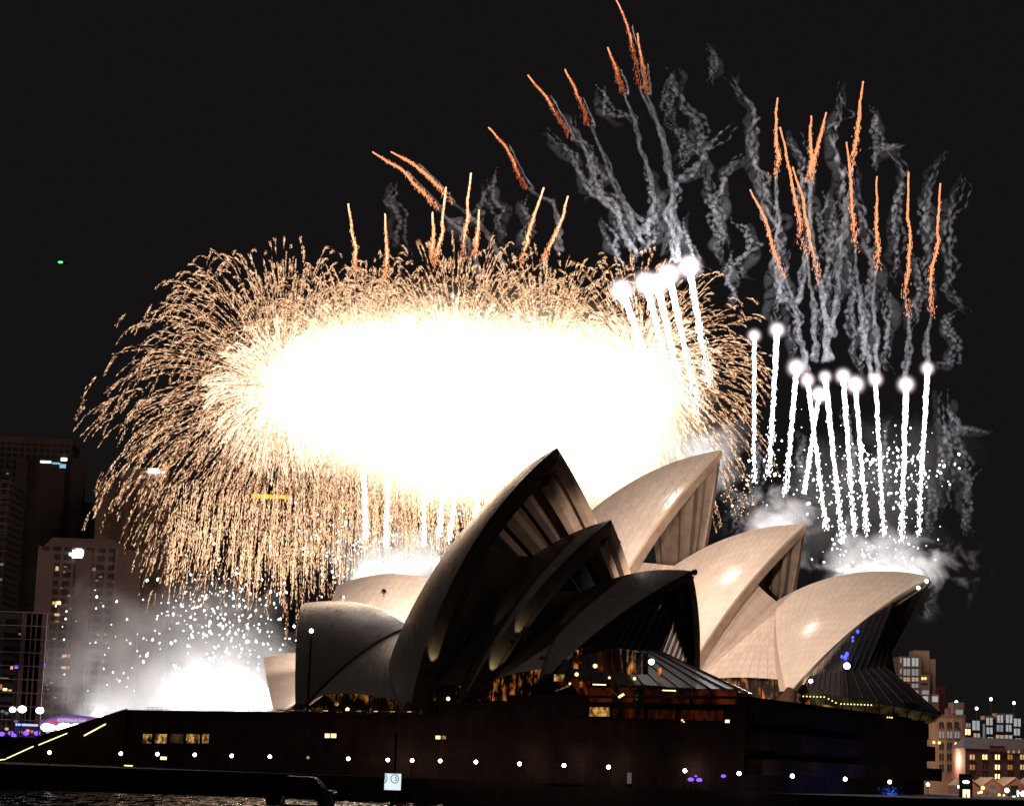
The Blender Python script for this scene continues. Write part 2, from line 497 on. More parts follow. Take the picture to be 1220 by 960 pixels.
class Shell:
    def __init__(s, th, P0, A, B, F, zF, R):
        t = math.radians(th)
        s.a = np.array([math.cos(t), -math.sin(t), 0]); s.b = np.array([math.sin(t), math.cos(t), 0])
        s.P0 = np.array(P0, float)
        s.A = onplane(*A, s.P0, s.b); s.B = onplane(*B, s.P0, s.b); s.F = onz(*F, zF)
        aa = s.B - s.A; bb = s.F - s.A; n = np.cross(aa, bb); n2 = n @ n
        cc = s.A + (np.cross(n, aa) * (bb @ bb) + np.cross(bb, n) * (aa @ aa)) / (2 * n2)
        h = math.sqrt(max(R * R - (cc - s.A) @ (cc - s.A), 0)); nn = n / math.sqrt(n2)
        ins = s.P0 + s.b * 200 + np.array([0, 0, -100])
        if (ins - s.A) @ nn < 0: nn = -nn
        s.c = cc + nn * h; s.R = R
        s.cr = s.c - ((s.c - s.A) @ s.b) * s.b
    def ridge(s, T): return gc(s.cr, s.A, s.B, T)
    def pt(s, u, V, off=0.0):
        """points of the near half at ridge fraction u along the arc from the foot (V), moved OFF metres towards the sphere centre"""
        P = s.ridge([u])[0]
        Q = gc(s.c, s.F, P, V)
        d = s.c - Q; d /= np.linalg.norm(d, axis=1)[:, None]
        off = np.asarray(off, float)
        if off.ndim: off = off[:, None]
        Q = Q + d * off
        k = (Q - s.P0) @ s.b
        over = np.maximum(k + 0.02, 0)
        return Q - over[:, None] * s.b

def shell_pair(S, name_label, nb=8, tile='tile', fold=0.9, rim=True, groove=0.3, rimw=1.9):
    NU, NV = 40, 34
    V = np.linspace(0.03, 1, NV)
    U = np.linspace(0, 1, NU)
    part = None
    for side in (0, 1):
        fix = (lambda G: mirror(G, S.P0, S.b)) if side else (lambda G: np.asarray(G))
        outer = [S.pt(u, V, 0.0) for u in U]
        uv = [[(u, v) for v in V] for u in U]
        mb = MB().grid(fix(outer), uv=uv)
        # front and rear lip of the tile skin
        lip0 = [S.pt(0, V, 0.0), S.pt(0, V, 0.5)]
        lip1 = [S.pt(1, V, 0.0), S.pt(1, V, 0.8)]
        mb.grid(fix(lip0)); mb.grid(fix(lip1))
        sk = mb.build('roof_shell', M[tile], OH, smooth=True)
        if part is None:
            sk['label'] = name_label
        # inner ribs
        UI = np.linspace(0.0, 1, nb * 6 + 1)
        inner = []
        for u in UI:
            tri = abs((u * nb) % 1.0 - 0.5) * 2
            step = 1.0 if (u * nb) % 1.0 < 0.5 else 0.0
            inner.append(S.pt(u + 0.0, V, (0.5 + 0.9 * (1 - np.abs(V - 0.5))) + fold * step * np.minimum(1, V * 3)))
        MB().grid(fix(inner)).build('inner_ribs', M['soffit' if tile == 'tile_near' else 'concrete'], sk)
        if rim:
            # rim beam running down the open edge, slightly proud, with a groove to the tiles
            du = 0.035
            th0 = groove + 0.2
            prof = []
            for (uu, oo) in ((-0.004, th0), (-0.004, th0 + rimw), (du, th0 + rimw), (du, th0), (-0.004, th0)):
                tap = np.clip(1.15 - 0.45 * V, 0.6, 1.2)
                prof.append(S.pt(uu, V, th0 + (oo - th0) * tap))
            MB().grid(fix(prof)).build('rim_beam', M['concrete'], sk)
            prof = []
            for (uu, oo) in ((0.075, 0.6), (0.075, 0.6 + rimw * 1.5), (0.115, 0.6 + rimw * 1.5), (0.115, 0.6), (0.075, 0.6)):
                prof.append(S.pt(uu, np.linspace(0.05, 0.93, NV), oo))
            MB().grid(fix(prof)).build('inner_beam', M['concrete'], sk)
        # footing
        f = S.F if not side else mirror(S.F, S.P0, S.b)
        q = S.pt(0.5, [0.05], 0.6)[0]; q = q if not side else mirror(q, S.P0, S.b)
        MB().tube([f - np.array([0, 0, 6.5]), f - np.array([0, 0, 1.0]), q], [2.4, 1.9, 1.0], 8).build('footing', M['granite'], sk, smooth=True)
        part = sk
    return part

N0 = Shell(50, (0, 420, 0), (369, 721), (486, 746), (352, 851), 14.8, 60)
N1 = Shell(50, (0, 420, 0), (664, 533), (490.9, 749.5), (487, 853), 14.7, 86.7)
N2 = Shell(50, (0, 420, 0), (728, 619), (633.6, 663.4), (551, 836), 17.5, 96.75)
N3 = Shell(50, (0, 420, 0), (824, 680), (691.3, 705.6), (648, 811), 21.35, 81.8)
C0 = Shell(38, (0, 500, 0), (401, 698), (575, 722), (397, 851), 16.8, 75)
C1 = Shell(38, (0, 500, 0), (859, 536), (615, 721.7), (672.5, 839), 19.8, 110)
C2 = Shell(38, (0, 500, 0), (960, 624), (803.2, 673.7), (802.7, 831.5), 21.4, 92)
C3 = Shell(38, (0, 500, 0), (1108, 687), (924.8, 716), (938, 828), 22.3, 70)
RS = Shell(44, (-60, 522, 0), (314, 783), (440, 792), (328, 853), 15.8, 130)

labels = {'N0': 'dark shell turned the other way at the left end of the nearer hall', 'N1': 'tallest dark shell of the nearer hall',
          'N2': 'middle dark shell of the nearer hall', 'N3': 'lowest dark shell over the near glass foyer',
          'C0': 'floodlit shell turned away behind the dark end shell', 'C1': 'tallest floodlit shell of the farther hall',
          'C2': 'middle floodlit shell of the farther hall', 'C3': 'floodlit shell at the water end of the farther hall',
          'RS': 'small pale restaurant shell at the far left'}
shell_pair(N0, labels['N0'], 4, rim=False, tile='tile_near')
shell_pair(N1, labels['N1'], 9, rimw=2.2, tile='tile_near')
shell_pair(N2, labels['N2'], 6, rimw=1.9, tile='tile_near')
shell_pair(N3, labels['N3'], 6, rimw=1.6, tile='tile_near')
shell_pair(C0, labels['C0'], 4, rim=False)
shell_pair(C1, labels['C1'], 9, rimw=2.2)
shell_pair(C2, labels['C2'], 6, rimw=1.9)
shell_pair(C3, labels['C3'], 6, rimw=0.8, groove=0.15)
shell_pair(RS, labels['RS'], 4, rim=False)

def sideshell(Sf, Sb, vr, cut=0.86, arch=2.5, glass='orange', bulge=1.2, gi=0.0, glabel=None, rear=False):
    """infill between the rim of shell SF (or its rear edge) and the rear edge of the next shell SB; mirrored on the other side"""
    n = 22
    T = np.linspace(0, 1, n)
    Bp = Sb.B
    for side in (0, 1):
        fix = (lambda G: mirror(G, Sf.P0, Sf.b)) if side else (lambda G: np.asarray(G))
        near = -Sf.b
        mb = MB()
        Ff = Sf.pt(0.02, [0.04], 0.8)[0]
        if not rear:
            # upper facet: fan from the foot of SF between its rim and the crease
            L = Sf.pt(0.10, 0.04 + T * (vr - 0.04), 2.3)
            Rr = Ff + T[:, None] * (Bp - Ff)
            G = []
            for k in np.linspace(0, 1, 9):
                G.append(L * (1 - k) + Rr * k + near * (bulge * math.sin(math.pi * k) * 1.0) * T[:, None] * 0.9)
            mb.grid(fix(G), uv=[[(k, t) for t in T] for k in np.linspace(0, 1, 9)])
            crease = Bp + T[:, None] * (Ff - Bp)
        else:
            crease = Sf.pt(1.0, 1 - T * 0.95, 0.5)
        # lower facet
        V = np.linspace(1, 0.05, n)
        edge = Sb.pt(1.0, V, 0.7)
        band = edge + near * 0.4 + (Sf.F - Sb.F) / np.linalg.norm(Sf.F - Sb.F) * 1.6 * T[:, None]
        K = np.linspace(0, 1, 15)
        G = []
        bot = []
        for k in K:
            cl = cut - arch / 30.0 * math.sin(math.pi * k)
            Tk = T * (cl if 0 < k else 1)
            a = np.array([np.interp(Tk, T, crease[:, i]) for i in range(3)]).T
            bq = np.array([np.interp(Tk, T, band[:, i]) for i in range(3)]).T
            col = a * (1 - k) + bq * k + near * bulge * 0.6 * math.sin(math.pi * k) * np.sin(np.pi * T * 0.5)[:, None]
            G.append(col)
            bot.append(col[-1])
        mb.grid(fix(G), uv=[[(k, t) for t in T] for k in K])
        # narrow return against the next shell
        mb.grid(fix([band, edge]))
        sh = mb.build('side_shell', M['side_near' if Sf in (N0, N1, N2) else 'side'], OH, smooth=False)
        # glazing under the arch, set back
        bot = np.array(bot)
        zb = min(Sf.F[2], Sb.F[2]) - 3.0
        back = bot + Sf.b * 1.6 + np.array([0, 0, 0.6])
        low = back.copy(); low[:, 2] = zb
        MB().grid(fix([back, low])).build('foyer_window', M[glass], sh)
        mul = MB()
        for j in range(1, len(K) - 1, 2):
            p = back[j] - Sf.b * 0.25
            q = low[j] - Sf.b * 0.25
            if side:
                p, q = mirror(p, Sf.P0, Sf.b), mirror(q, Sf.P0, Sf.b)
            mul.tube([p, q], 0.16, 4)
        mul.build('glazing_frame', M['bronze'], sh)

sideshell(N0, N1, 0, 0.90, 1.2, 'foyerdim', 0.8, rear=True)
sideshell(N1, N2, 0.60, 0.93, 0.6, 'foyerdim', 1.0)
sideshell(N2, N3, 0.62, 0.90, 0.8, 'orange', 0.8)
sideshell(C0, C1, 0, 0.84, 3, 'foyerdim', 0.8, rear=True)
sideshell(C1, C2, 0.55, 0.9, 1.0, 'foyerdim', 1.0)
sideshell(C2, C3, 0.68, 0.885, 0.8, 'orange', 1.0)

# closing walls deep inside the mouths (teal glass) and bronze mullions
def mouth_wall(S, u, v0, v1, mat, name='glass_wall'):
    V = np.linspace(v0, v1, 24)
    Q = S.pt(u, V, 2.0)
    R = mirror(Q, S.P0, S.b)
    G = [Q * (1 - k) + R * k for k in np.linspace(0, 1, 7)]
    return MB().grid(G).build(name, M[mat], OH)
mouth_wall(C1, 0.30, 0.1, 0.97, 'tealglass')
mouth_wall(C2, 0.35, 0.1, 0.97, 'tealglass')
mouth_wall(N1, 0.45, 0.1, 0.97, 'darkglass')
mouth_wall(N2, 0.45, 0.1, 0.97, 'darkglass')

# foyer glass under the two water-end shells -------------------------------------------------
def lerp(P, Q, k): return np.asarray(P) * (1 - k) + np.asarray(Q) * k

def foyer(S, uw, knee, edge, under, wallmat, nm):
    """glass wall hung in the mouth of S at slice UW down to the KNEE line, then out to the canopy EDGE, and glazing under it"""
    n = len(knee)
    V = np.linspace(0.22, 0.98, 26)
    Q = S.pt(uw, V, 1.4); R = mirror(Q, S.P0, S.b)
    # upper wall: fan strips from the arch to the knee
    arch = np.vstack([Q, R[::-1][1:]])
    # drop arch pts into n columns by arc length
    s = np.r_[0, np.cumsum(np.linalg.norm(np.diff(arch, axis=0), axis=1))]; s /= s[-1]
    nn = 41
    Ta = np.linspace(0, 1, nn)
    top = np.array([np.interp(Ta, s, arch[:, i]) for i in range(3)]).T
    kn = np.asarray(knee); sk_ = np.linspace(0, 1, len(kn))
    kk = np.array([np.interp(Ta, sk_, kn[:, i]) for i in range(3)]).T
    ed = np.asarray(edge); se = np.linspace(0, 1, len(ed))
    ee = np.array([np.interp(Ta, se, ed[:, i]) for i in range(3)]).T
    un = np.asarray(under); su = np.linspace(0, 1, len(un))
    uu = np.array([np.interp(Ta, su, un[:, i]) for i in range(3)]).T
    gw = MB().grid([lerp(top, kk, k) for k in np.linspace(0, 1, 5)]).build('foyer_glass', M[wallmat], OH)
    bars = MB()
    for j in range(0, nn, 2):
        bars.tube([top[j] - S.b * 0 + S.a * 0.2, kk[j] + S.a * 0.2], 0.14, 4)
    bars.build('glazing_frame', M['bronze'], gw)
    sk2 = MB().grid([kk, ee, ee - np.array([0, 0, 0.35])]).build('glass_canopy', M['skirtd' if S is C3 else 'skirt'], OH)
    bars = MB()
    for j in range(0, nn, 2):
        bars.tube([kk[j] + np.array([0, 0, .1]), ee[j] + np.array([0, 0, .1])], 0.12, 4)
    bars.build('glazing_frame', M['bronze'], sk2)
    e2 = lerp(ee, uu, 0.0) - np.array([0, 0, 0.35])
    ug = MB().grid([e2, uu]).build('lower_glazing', M['olive'] if S is C3 else M['deepred'], OH)
    bars = MB()
    for j in range(0, nn, 2):
        bars.tube([e2[j] + S.a * 0.15, uu[j] + S.a * 0.15], 0.14, 4)
    bars.build('glazing_frame', M['bronze'], ug)
    return gw, sk2, ug, kk, ee, uu

PT = 17.9       # podium top level
n_knee = [at(672, 787, 379), at(730, 772, 370), at(789, 776, 368), at(822, 806, 390)]
n_edge = [at(661, 803, 374), at(759, 815, 350), at(898, 826, 342), at(850, 822, 392)]
n_under = [np.array([*at(668, 803, 376)[:2], PT]), np.array([*at(762, 815, 354)[:2], PT]), np.array([*at(888, 826, 347)[:2], PT]), np.array([*at(850, 822, 394)[:2], PT])]
foyer(N3, 0.16, n_knee, n_edge, n_under, 'darkglass', 'near')
c_knee = [at(966, 805, 428), at(1005, 800, 420), at(1056, 793, 424), at(1080, 831, 445)]
c_edge = [at(962, 819, 425), at(1005, 828, 414), at(1122, 850, 420), at(1100, 846, 462)]
c_under = [np.array([*at(968, 845, 428)[:2], PT]), np.array([*at(1010, 848, 418)[:2], PT]), np.array([*at(1115, 855, 424)[:2], PT]), np.array([*at(1095, 852, 464)[:2], PT])]
foyer(C3, 0.16, c_knee, c_edge, c_under, 'darkglass', 'far')

# podium ---------------------------------------------------------------------
SE = np.array([-74.5, 440.0]); NE = np.array([37.1, 336.0]); NW = np.array([82.8, 431.0])
wd = (NE - SE) / np.linalg.norm(NE - SE); wn_ = np.array([-wd[1], wd[0]])      # along wall, inward (away)
def wallpt(px, inset=0.0):
    """point on the east wall line seen at column px"""
    s0, s1 = 0.0, 1.0
    for _ in range(40):
        m_ = (s0 + s1) / 2
        p = SE + (NE - SE) * m_
        if proj((p[0], p[1], 10))[0] < px: s0 = m_
        else: s1 = m_
    return SE + (NE - SE) * s0 + wn_ * inset
SW = SE + wn_ * 92; W2 = NW + np.array([-0.62, 0.78]) * 60
pod = MB()
pa = wallpt(520); pb = wallpt(602)
pod.prism([SE, pa, pa + wn_ * 100, SW], GZ, 14.6)
podium = pod.build('podium', M['granite'], OH)
MB().prism([pa, pb, pb + wn_ * 110, pa + wn_ * 100], GZ, 16.6).build('podium_block', M['granite'], podium)
MB().prism([pb, NE, NW, W2, pb + wn_ * 110], GZ, PT).build('podium_block', M['granite'], podium)
# raised inner terraces carrying the shells
def terr(pts, z0, z1): return MB().prism(pts, z0, z1).build('terrace', M['granite_dark'], podium)
t0 = wallpt(560, 7); t1 = wallpt(660, 7); t2 = wallpt(690, 16)
terr([wallpt(520, 6), wallpt(604, 6), wallpt(604, 60), wallpt(520, 60)], 14.0, 17.6)
terr([wallpt(606, 5), wallpt(668, 9), wallpt(690, 30), wallpt(606, 60)], 16.0, 20.2)
terr([(10, 452), (46, 425), (74, 452), (40, 480), (10, 480)], 16.0, 20.8)
# parapet coping along the top of the wall
cop = MB()
for (p, q, z) in ((SE, pa, 14.6), (pa, pb, 16.6), (pb, NE, PT), (NE, NW, PT)):
    d = (q - p) / np.linalg.norm(q - p); nrm = np.array([-d[1], d[0]])
    cop.prism([p - nrm * 0.25 + d * .05, q - nrm * 0.25 - d * .05, q + nrm * 0.5 - d * .05, p + nrm * 0.5 + d * .05], z + 0.004, z + 0.45)
cop.build('parapet', M['granite'], podium)
# terraced north end: ledges stepping out and recessed dark slots
dN = (NW - NE) / np.linalg.norm(NW - NE); oN = np.array([dN[1], -dN[0]])
def north(t0_, t1_, out, z0, z1, name, mat, inn=3.0):
    p = NE + (NW - NE) * t0_; q = NE + (NW - NE) * t1_
    ext = dN * 0
    return MB().prism([p + oN * out, q + oN * out + ext, q - oN * inn + ext, p - oN * inn], z0, z1).build(name, mat, podium)
for (z0, z1, out, e) in ((GZ + 2.6, 9.0, 2.2, 5.2), (10.4, 13.2, 1.6, 2.4), (14.5, PT - .3, 0.8, 0.4)):
    q = NW + dN * e
    p = NE + dN * 2
    MB().prism([p + oN * out, q + oN * out, q + dN * 0 - oN * 14, p - oN * 3], z0, z1).build('terrace_ledge', M['granite'], podium)
for (z0, z1) in ((9.02, 10.38), (13.22, 14.48)):
    p = NE + (NW - NE) * 0.55; q = NW + dN * 0.3
    MB().prism([p + oN * 0.5, q + oN * 0.5, q - oN * 4, p - oN * 4], z0, z1).build('window_slot', M['darkglass'], podium)

# wall windows seen along the east side
def wallwin(x0, x1, y0, y1, mat, name='window', out=0.05, parent=None, frame=True):
    nrm = np.array([wn_[0], wn_[1], 0]); P = np.array([SE[0], SE[1], 0]) - nrm * out
    a, b, c, d = (onplane(x, y, P, nrm) for x, y in ((x0, y1), (x1, y1), (x1, y0), (x0, y0)))
    z0 = (a[2] + b[2]) / 2; z1 = (c[2] + d[2]) / 2
    g = MB().add([(a[0], a[1], z0), (b[0], b[1], z0), (b[0], b[1], z1), (a[0], a[1], z1)], [(0, 1, 2, 3)]).build(name, M[mat], podium)
    if frame:
        fr = MB()
        w_ = 0.16; D3 = np.array([wd[0], wd[1], 0.0]); Ls = np.linalg.norm(b - a)
        O = np.array([a[0], a[1], 0]) ; EY = -nrm
        fr.box(-w_, 0, -0.05, 0.12, z0 - w_, z1 + w_, O, D3, EY)
        fr.box(Ls, Ls + w_, -0.05, 0.12, z0 - w_, z1 + w_, O, D3, EY)
        fr.box(0.002, Ls - .002, -0.05, 0.12, z1, z1 + w_, O, D3, EY)
        fr.box(0.002, Ls - .002, -0.05, 0.16, z0 - w_, z0, O, D3, EY)
        fr.build('frame', M['bronze'], g)
    return g
for (x0, x1, m_) in ((170, 181, 'amber'), (184, 199, 'amber'), (202, 219, 'olive'), (221.5, 238, 'amber'), (240.5, 249, 'amber')):
    wallwin(x0, x1, 874, 885, m_)
wallwin(387, 393, 873.5, 878.5, 'winhot'); wallwin(394, 401, 873.5, 878.5, 'winhot')
wallwin(519, 525, 876, 880, 'winyel'); wallwin(526, 532, 876, 880, 'amber')
wallwin(191, 199, 901, 904.5, 'winyel'); wallwin(146, 158, 911, 912.5, 'winyel', frame=False)
wallwin(702, 727, 842, 853, 'amber'); wallwin(730, 768, 844, 855, 'deepred'); wallwin(772, 805, 845, 856, 'deepred')
wallwin(808, 862, 846, 858, 'deepred'); wallwin(864, 869, 857, 860.5, 'winyel', frame=False)
for (x0, x1) in ((702, 760), (764, 822), (826, 878)):
    wallwin(x0, x1, 819 + (x0 - 702) * .02, 836 + (x0 - 702) * .02, 'deepred', out=0.06)
# lit stair rails in the foyer windows
def strip(p0, p1, Y, r, mat, name='light_strip', parent=None):
    return MB().tube([at(*p0, Y[0]), at(*p1, Y[1])], r, 5).build(name, M[mat], parent or podium)
for (p, q, Y, r, m_) in (((706, 815), (722, 815.5), 350, .09, 'winyel'), ((724, 818), (735, 828), 350, .10, 'olive'), ((737, 830.5), (743.5, 826.5), 350, .2, 'winyel'),
                     ((789, 822), (805, 822.5), 345, .09, 'winyel'), ((810, 835.5), (815.5, 831.5), 345, .2, 'winyel'), ((662, 823), (679, 816), 352, .10, 'amber'),
                     ((812, 857), (816, 860), 344, .14, 'winhot'), ((838, 856), (846, 861.5), 341, .2, 'orange')):
    strip(p, q, (Y, Y), r, m_)

def foyer_lamp(x, y, Y, r, mat):
    return MB().sphere(at(x, y, Y), r, 8, 6).build('foyer_lamp', M[mat], OH, smooth=True)
for (x, y, Y, r, m_) in ((776, 788, 350, .45, 'ledwhite'), (1009, 793, 408, .6, 'ledwhite'), (966, 811, 418, .38, 'globe'), (687, 803, 356, .32, 'winhot'), (709, 793, 355, .35, 'winhot'),
                     (726, 807, 350, .2, 'winhot'), (756, 808, 349, .25, 'winhot'), (679, 814, 356, .18, 'winhot'), (534, 832, 388, .35, 'winhot'), (414, 845, 404, .4, 'winyel'), (401, 838, 404, .4, 'amber'),
                     (1104, 692, 432, .35, 'ledwhite'), (1094, 700, 431, .35, 'ledwhite'), (1067, 827, 430, .25, 'winhot'), (833, 829, 345, .2, 'ledwhite')):
    foyer_lamp(x, y, Y, r, m_)
for (x, y, r) in ((1022, 752, .28), (1016, 759, .22), (1016, 763, .2), (1009, 779, .35), (1007, 783, .36), (1003, 782, .25)):
    MB().sphere(at(x, y, 424), r, 8, 6, (1, 1, 1.4)).build('blue_spot', M['blue'], OH, smooth=True)
# orange lit ribs behind the near foyer glass
for j, (x0, x1, y0, y1, m_) in enumerate(((683, 689, 774, 796, 'orange'), (691, 694.5, 772, 790, 'orange'), (712, 719, 776, 800, 'deepred'), (721, 728, 774, 803, 'deepred'), (730, 738, 773, 800, 'deepred'),
                                        (740, 746, 774, 801, 'orange'), (748.5, 755, 775, 803, 'orange'), (757.5, 764, 777, 803, 'deepred'), (765.5, 772, 778, 803, 'deepred'), (784, 789, 795, 806, 'orange'))):
    p, q = at(x0, y1, 352), at(x1, y1, 351)
    zt = at(x0, y0, 352)[2]
    MB().prism([p[:2], q[:2], q[:2] + np.array([0, .4]), p[:2] + np.array([0, .4])], p[2], zt).build('lit_rib', M[m_], OH)
for (x0, x1, y0, y1, m_) in ((690, 694, 812, 819, 'orange'), (660, 672, 803, 811, 'amber')):
    p, q = at(x0, y1, 352), at(x1, y1, 351)
    MB().prism([p[:2], q[:2], q[:2] + np.array([0, .4]), p[:2] + np.array([0, .4])], p[2], at(x0, y0, 352)[2]).build('lit_panel', M[m_], OH)
# far foyer stair lights
for (p, q) in (((955, 829), (984, 830)), ((985, 831), (998, 838)), ((1000, 838), (1040, 839.5)), ((1056, 854), (1064, 854.5))):
    n_ = max(3, int((q[0] - p[0]) / 4))
    for k in range(n_):
        u = (k + .5) / n_
        MB().sphere(at(p[0] + (q[0] - p[0]) * u, p[1] + (q[1] - p[1]) * u, 405), .13, 6, 5).build('rail_light', M['winyel'], OH)
pp = [at(972, 838, 404), at(988, 850, 404), at(1006, 850, 404), at(990, 840, 404)]
MB().add(pp + [p + np.array([0, .3, 0]) for p in pp], [(0, 1, 2, 3), (7, 6, 5, 4), (0, 4, 5, 1), (1, 5, 6, 2), (2, 6, 7, 3), (3, 7, 4, 0)]).build('stair_flank', M['amber'], OH)

# balustrade on the podium top at the left
bal = MB()
for inset in (0.35,):
    pts = [wallpt(px, inset) for px in np.linspace(172, 510, 60)]
    for zz in (15.6, 15.25):
        bal.tube([(p[0], p[1], zz) for p in pts], 0.05, 5)
    for p in pts[::1]:
        bal.tube([(p[0], p[1], 14.55), (p[0], p[1], 15.65)], 0.05, 5)
bal.build('balustrade', M['steel'], podium)
for k in range(34):
    px = 322 + k * 5
    p = wallpt(px, 0.9)
    if random.random() < 0.8:
        MB().box(-.45, .45, -.1, .1, 15.3, 15.45, (p[0], p[1], 0), (wd[0], wd[1], 0), (wn_[0], wn_[1], 0)).build('rail_light', emis('rail', (1.0, .75, .35), random.uniform(.3, 1.5)) if k % 4 == 0 else M['olive'], podium)

# grand stairs down to the left with a sloping parapet
st = MB()
dS = np.array([-0.985, 0.17])
nst = 30
L0 = 31.0
for k in range(nst):
    u0, u1 = k / nst, (k + 1) / nst
    zt = 14.6 - (k + 1) * (14.6 - GZ) / nst
    p = SE + dS * L0 * u0; q = SE + dS * L0 * u1
    st.prism([q, p, p + wn_ * 90, q + wn_ * 90], GZ - .5, zt)
st.build('grand_stairs', M['granite_dark'], podium)
pr = MB()
p = SE - wn_ * 0.0; q = SE + dS * L0
pr.add([(q[0], q[1] - .8, GZ), (p[0], p[1] - .8, GZ), (p[0], p[1] - .8, 15.3), (q[0], q[1] - .8, GZ + 1.0),
        (q[0], q[1], GZ), (p[0], p[1], GZ), (p[0], p[1], 15.3), (q[0], q[1], GZ + 1.0)],
       [(0, 1, 2, 3), (7, 6, 5, 4), (0, 4, 5, 1), (1, 5, 6, 2), (2, 6, 7, 3), (3, 7, 4, 0)])
pr.build('stair_parapet', M['granite'], podium)
for (a_, b_, r, c) in (((-2, 905), (7, 904), .08, 'winyel'), ((8, 903), (40, 888.5), .09, 'winyel'), ((46, 887), (80, 873), .09, 'winyel'), ((100, 876), (126, 862), .12, 'winyel')):
    MB().tube([at(*a_, 434), at(*b_, 434)], r, 6).build('lit_handrail', M[c], podium)

# floodlights ---------------------------------------------------------------
def flood(pos, tgt, energy, col, spot=100, size=0.4, name='floodlight'):
    pos = np.asarray(pos, float); d = np.asarray(tgt, float) - pos; d /= np.linalg.norm(d)
    o = MB().tube([pos - d * 0.9, pos - d * 0.1], [0.35, 0.6], 8).build(name, M['steel'], OH, smooth=False)
    MB().tube([pos - d * 0.5, pos - d * 0.5 - np.array([0, 0, 1.2])], 0.1, 5).build('bracket', M['steel'], o)
    lamp('SPOT', 'flood_lamp', pos + d * 0.3, energy, col, size, o, tgt, spot, 0.6)
WARM = (1.0, 0.76, 0.62)
def behind_ridge(S, u, up=1.2, out=1.0):
    p = S.ridge([u])[0]
    return p + S.b * out + np.array([0, 0, up])
def far_face(S, u, v, off=1.6):
    q = S.pt(u, [v], -off)[0]
    return mirror(q, S.P0, S.b)
FE = 68000.0
flood(far_face(N1, .35, .80), C1.pt(.35, [.75])[0], FE * 1.15, WARM, 130)
flood(far_face(N2, .10, .85), C1.pt(.25, [.45])[0], FE * .16, WARM, 125)
flood(far_face(N2, .25, .75), C2.pt(.35, [.7])[0], FE * .7, WARM, 130)
flood(far_face(N3, .20, .80), C2.pt(.35, [.5])[0], FE * .5, WARM, 125)
flood(far_face(N3, .03, .92), C3.pt(.35, [.6])[0], FE * 1.0, WARM, 130)
flood(behind_ridge(N0, .55, 3.0, 5), C0.pt(.4, [.7])[0], FE * 4.5, WARM, 130)
flood(N0.A + N0.b * 6 + np.array([2, 0, 2.0]), RS.pt(.2, [.6])[0], FE * .8, WARM, 80)
# small uplights along the rim beams
def rim_up(S, v, e, col=(1.0, .86, .55), fwd=1.0, spot=58):
    base = S.pt(0.0, [v], 1.6)[0] + S.a * fwd
    tg = S.pt(0.0, [min(1, v + .20)], 1.3)[0]
    flood(base, tg, e, col, spot, 0.1, 'rim_or_added_uplight')
rim_up(N1, .15, 420); rim_up(N2, .13, 420); rim_up(N2, .32, 260); rim_up(N3, .05, 300, (.9, .95, .8)); rim_up(N3, .35, 120, (.9, .92, .85)); rim_up(C3, .03, 1600, (1, .9, .75))
flood(N1.F + N1.b * 8 + N1.a * 6 + np.array([0, 0, 14.0]), mirror(N1.pt(.05, [.8])[0], N1.P0, N1.b), 260, (1.0, .62, .38), 42, .3, 'rim_or_added_uplight')  # lamp added inside the mouth to warm its far ribs
flood(N2.F + N2.b * 8 + N2.a * 8 + np.array([0, 0, 12.0]), mirror(N2.pt(.05, [.8])[0], N2.P0, N2.b), 160, (1.0, .66, .42), 42, .3, 'rim_or_added_uplight')  # second added lamp, for the far ribs of the middle mouth

def text(name, body, size, mat, parent):
    c = bpy.data.curves.new(name, 'FONT'); c.body = body; c.size = size; c.align_x = 'CENTER'; c.align_y = 'CENTER'; c.extrude = .015
    tmp = bpy.data.objects.new('tmp_text', c); COL.objects.link(tmp)
    bpy.context.view_layer.update()
    me = bpy.data.meshes.new_from_object(tmp.evaluated_get(bpy.context.evaluated_depsgraph_get()))
    bpy.data.objects.remove(tmp)
    me.name = name; me.materials.clear(); me.materials.append(mat)
    o = bpy.data.objects.new(name, me); COL.objects.link(o); o.parent = parent
    return o

# ------------------------------------------------------------------ promenade lamps
LAMPS = [(18, 896, 388), (59, 896, 388), (101, 896.8, 390), (144, 897.2, 388), (187.5, 897.8, 388), (232, 898.7, 388), (276, 899.9, 387), (321.5, 900.9, 386), (367, 902, 386), (415, 903.4, 386), (462, 904.8, 384),
         (491, 905.4, 378), (524.5, 906, 372), (567, 907.2, 366), (619, 909.5, 362), (672, 911.3, 356), (725, 913.3, 350), (816, 917.7, 341), (880.5, 921, 331), (944, 924, 338),
         (1007, 927.5, 358), (1060, 931, 378), (1105.6, 934, 396), (1143, 936.8, 412)]
M['post'] = solid('lamp_post_metal', (0.03, 0.03, 0.03), 0.6, 0.3)
M['globe_dim'] = emis('dim_globe', (1.0, 0.8, 0.6), 0.35)
ordn = ['leftmost', 'second', 'third', 'fourth', 'fifth', 'sixth', 'seventh', 'eighth', 'ninth', 'tenth', 'eleventh', 'twelfth', 'thirteenth', 'fourteenth', 'fifteenth',
        'sixteenth', 'seventeenth', 'eighteenth', 'nineteenth', 'twentieth', 'twenty-first', 'twenty-second', 'twenty-third', 'twenty-fourth', 'twenty-fifth', 'twenty-sixth', 'twenty-seventh', 'twenty-eighth']
def ordl(i): return 'leftmost' if i == 0 else ordn[i] + ' from the left'
LAMPS = [l for l in LAMPS if l[0] not in (18, 101)]
